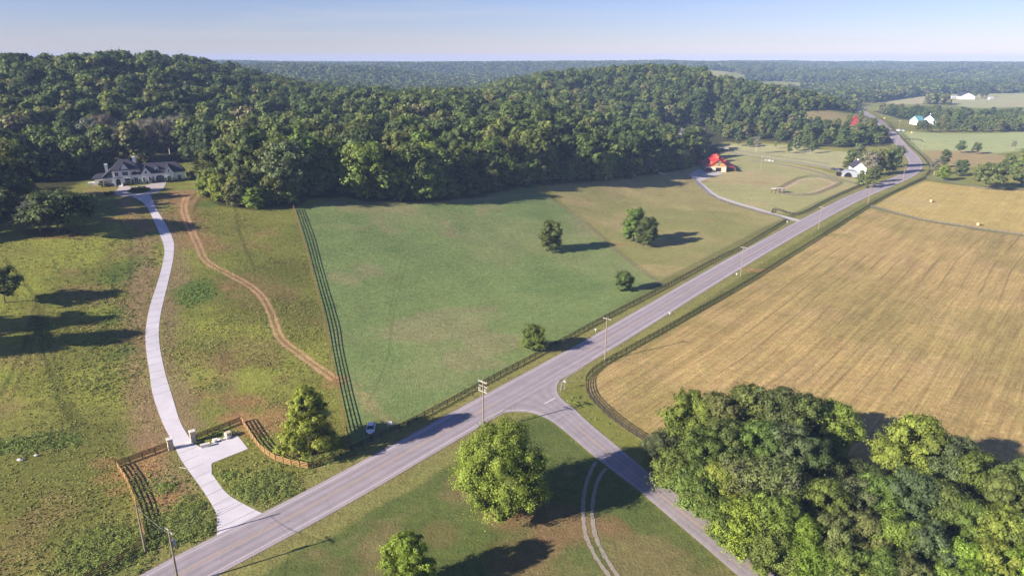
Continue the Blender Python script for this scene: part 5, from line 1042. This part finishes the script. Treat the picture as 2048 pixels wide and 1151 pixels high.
# ---------------------------------------------------------------- weeds and rough growth
def weeds():
    rs = np.random.RandomState(12); V = []; T = []
    B = [(210, 640, 9, 2.2, 220, .5), (225, 700, 8, 2, 220, .5), (245, 540, 7, 3, 160, .5), (215, 760, 5, 2, 120, .5), (390, 590, 5, 2, 160, .4), (95, 885, 7, .6, 220, .6), (30, 895, 7, .6, 160, .5), (380, 1020, 5, 1, 260, .7), (400, 1060, 4, 1, 200, .7), (345, 1060, 6, .8, 260, .6), (330, 975, 3, 1, 110, .6), (490, 985, 4, .7, 260, .7), (530, 960, 7, .7, 300, .6), (560, 985, 5, .7, 200, .5), (450, 950, 3, .8, 90, .5), (450, 868, 4, .5, 120, .4), (240, 1080, 9, 1, 360, .6), (180, 1130, 9, 1, 300, .6), (415, 770, 6, 1, 60, .4), (600, 925, 6, .5, 90, .5), (690, 905, 6, .6, 120, .6), (330, 415, 3, 1, 30, .5), (300, 520, 5, 2, 90, .5), (200, 480, 14, 2, 160, .4), (100, 560, 18, 2, 150, .4), (1150, 800, 2.5, 1.5, 40, .4), (1180, 860, 3, 2, 60, .35), (1075, 828, 1.2, 1, 20, .6), (1310, 960, 3, 2, 80, .8), (1420, 1060, 3, 2, 90, .8), (1350, 1000, 3, 2, 90, .8), (1500, 1120, 3, 2, 90, .8), (1650, 470, 9, .3, 50, .5), (1700, 435, 9, .3, 60, .6), (200, 600, 10, 2, 60, .4), (270, 470, 6, 2, 60, .5)]
    for u, v, rad, k, n, hh in B:
        p = at(u, v); q = rs.randn(n, 2) * (rad * .5, rad * .5 * k) + p; q = q[::2]; keep = np.abs(ldist(ROADC, q[:, 0], q[:, 1])) > 5.4; q = q[keep]
        for x_, y_ in q:
            if DRV(x_, y_): continue
            m = rs.randint(16, 40); r_ = hh * rs.uniform(.5, 1.5); d = rs.randn(m, 3); d /= np.linalg.norm(d, axis=1)[:, None]; d[:, 2] = np.abs(d[:, 2])
            P = d * (r_, r_, r_ * .8) * rs.uniform(.6, 1, (m, 1)) + (x_, y_, h1f(x_, y_)); nn = d * .5 + rs.randn(m, 3) * .35 + np.array([0, 0, .8]); a = np.cross(nn, rs.randn(m, 3)); a /= np.linalg.norm(a, axis=1)[:, None]; b = np.cross(nn, a); b /= np.linalg.norm(b, axis=1)[:, None]
            s = .07 + .11 * rs.rand(m, 1); V.append(np.stack([P - a * s, P - b * s * .7, P + a * s, P + b * s * .7], 1).reshape(-1, 3)); T.append(np.full(m, rs.uniform(.7, 1.25)))
    V = np.vstack(V); me = npmesh('weeds', V, np.arange(len(V)).reshape(-1, 4), M['leaf'], np.concatenate(T)); o = link('weeds', me); o.color = (.21, .255, .065, 1); o['kind'] = 'stuff'; o['label'] = 'clumps of tall weeds along the driveway, ditches and fences'; o['category'] = 'weeds'
_sp = np.vstack([resamp(sL, 50), resamp(sR, 50)[::-1]])
_dp = np.vstack([resamp(dL, 60), resamp(dR, 60)[::-1]]); _bay = A([(384, 884), (395, 895), (409, 895), (432, 883), (475, 870), (496, 897), (425, 925), (419, 937), (402, 935)])
def DRV(x_, y_):
    X_, Y_ = np.array([x_]), np.array([y_]); return sdist(_sp, X_, Y_)[0] > -.8 or sdist(_dp, X_, Y_)[0] > -.5 or sdist(_bay, X_, Y_)[0] > -.4
def h1f(x_, y_): return h1(x_, y_)
weeds()
def tall_grass():
    rs = np.random.RandomState(31); n = 70000
    Lp = A([(-60, 500), (60, 470), (200, 440), (380, 410), (590, 430), (612, 500), (645, 620), (668, 740), (690, 880), (560, 1010), (430, 1075), (300, 1140), (-60, 1190)])
    b0, b1 = Lp.min(0), Lp.max(0); x = rs.uniform(b0[0], b1[0], n); y = rs.uniform(b0[1], b1[1], n)
    m = (sdist(Lp, x, y) > 0) & (rs.rand(n) < np.clip((fb(x, y, 22, 3, 6) - .36) * 3.2, .08, 1)); x, y = x[m], y[m]
    # roadside verges
    i = rs.randint(0, len(ROADC), 7000); sd = np.where(rs.rand(7000) < .5, -1, 1) * rs.uniform(5.6, 11, 7000); tg = np.gradient(ROADC, axis=0); tg /= np.linalg.norm(tg, axis=1)[:, None]
    vx = ROADC[i, 0] - tg[i, 1] * sd + rs.randn(7000) * .8; vy = ROADC[i, 1] + tg[i, 0] * sd + rs.randn(7000) * .8
    k = (np.hypot(vx, vy) < 330); x = np.r_[x, vx[k]]; y = np.r_[y, vy[k]]
    ok = (sdist(_sp, x, y) < -.6) & (sdist(_dp, x, y) < -.5) & (sdist(_bay, x, y) < -.4) & (ldist(ROADC, x, y) > 5.3) & (ldist(DIRT, x, y) > 1.5); ok &= (sdist(W['lawn'], x, y) < 0)
    x, y = x[ok], y[ok]; n = len(x); z = ht(x, y); hgt = .12 + .26 * rs.rand(n) * np.clip(fb(x, y, 9, 2, 4) * 1.6, .3, 1.3)
    P = np.column_stack([x, y, z]); V = []
    for q in range(2):
        a = rs.uniform(0, 3.1416, n); d = np.column_stack([np.cos(a), np.sin(a), np.zeros(n)]) * (.09 + .12 * rs.rand(n))[:, None]; ln = np.column_stack([rs.randn(n) * .2, rs.randn(n) * .2, hgt * .62])
        V.append(np.stack([P - d * .6, P + d * .6, P + d * 1.1 + ln, P - d * 1.1 + ln * .85], 1))
    V = np.concatenate(V).reshape(-1, 3); tn = .75 + .5 * fb(x, y, 12, 3, 2) * (.8 + .4 * rs.rand(n)); me = npmesh('tall_grass', V, np.arange(len(V)).reshape(-1, 4), M['leaf'], np.r_[tn, tn])
    o = link('tall_grass', me); o.color = (.25, .245, .075, 1); o['kind'] = 'stuff'; o['label'] = 'rough uncut grass over the weedy land and the road verges'; o['category'] = 'grass'
tall_grass()
#@@END
single_out()
# ---------------------------------------------------------------- haze
hz = MB().box(-6900, 6900, -6900, 6900, -30, 104); m = bpy.data.materials.new('haze'); m.use_nodes = True; nt = m.node_tree; nt.nodes.clear()
pv = nd(nt, 'ShaderNodeVolumePrincipled', {'Color': (.44, .61, 1.0, 1), 'Density': .00014, 'Anisotropy': -.1}); ou = nd(nt, 'ShaderNodeOutputMaterial'); nt.links.new(pv.outputs[0], ou.inputs['Volume'])
o = hz.build('haze', m); o['kind'] = 'stuff'; o['label'] = 'pale blue air haze over the whole valley'; o['category'] = 'haze'
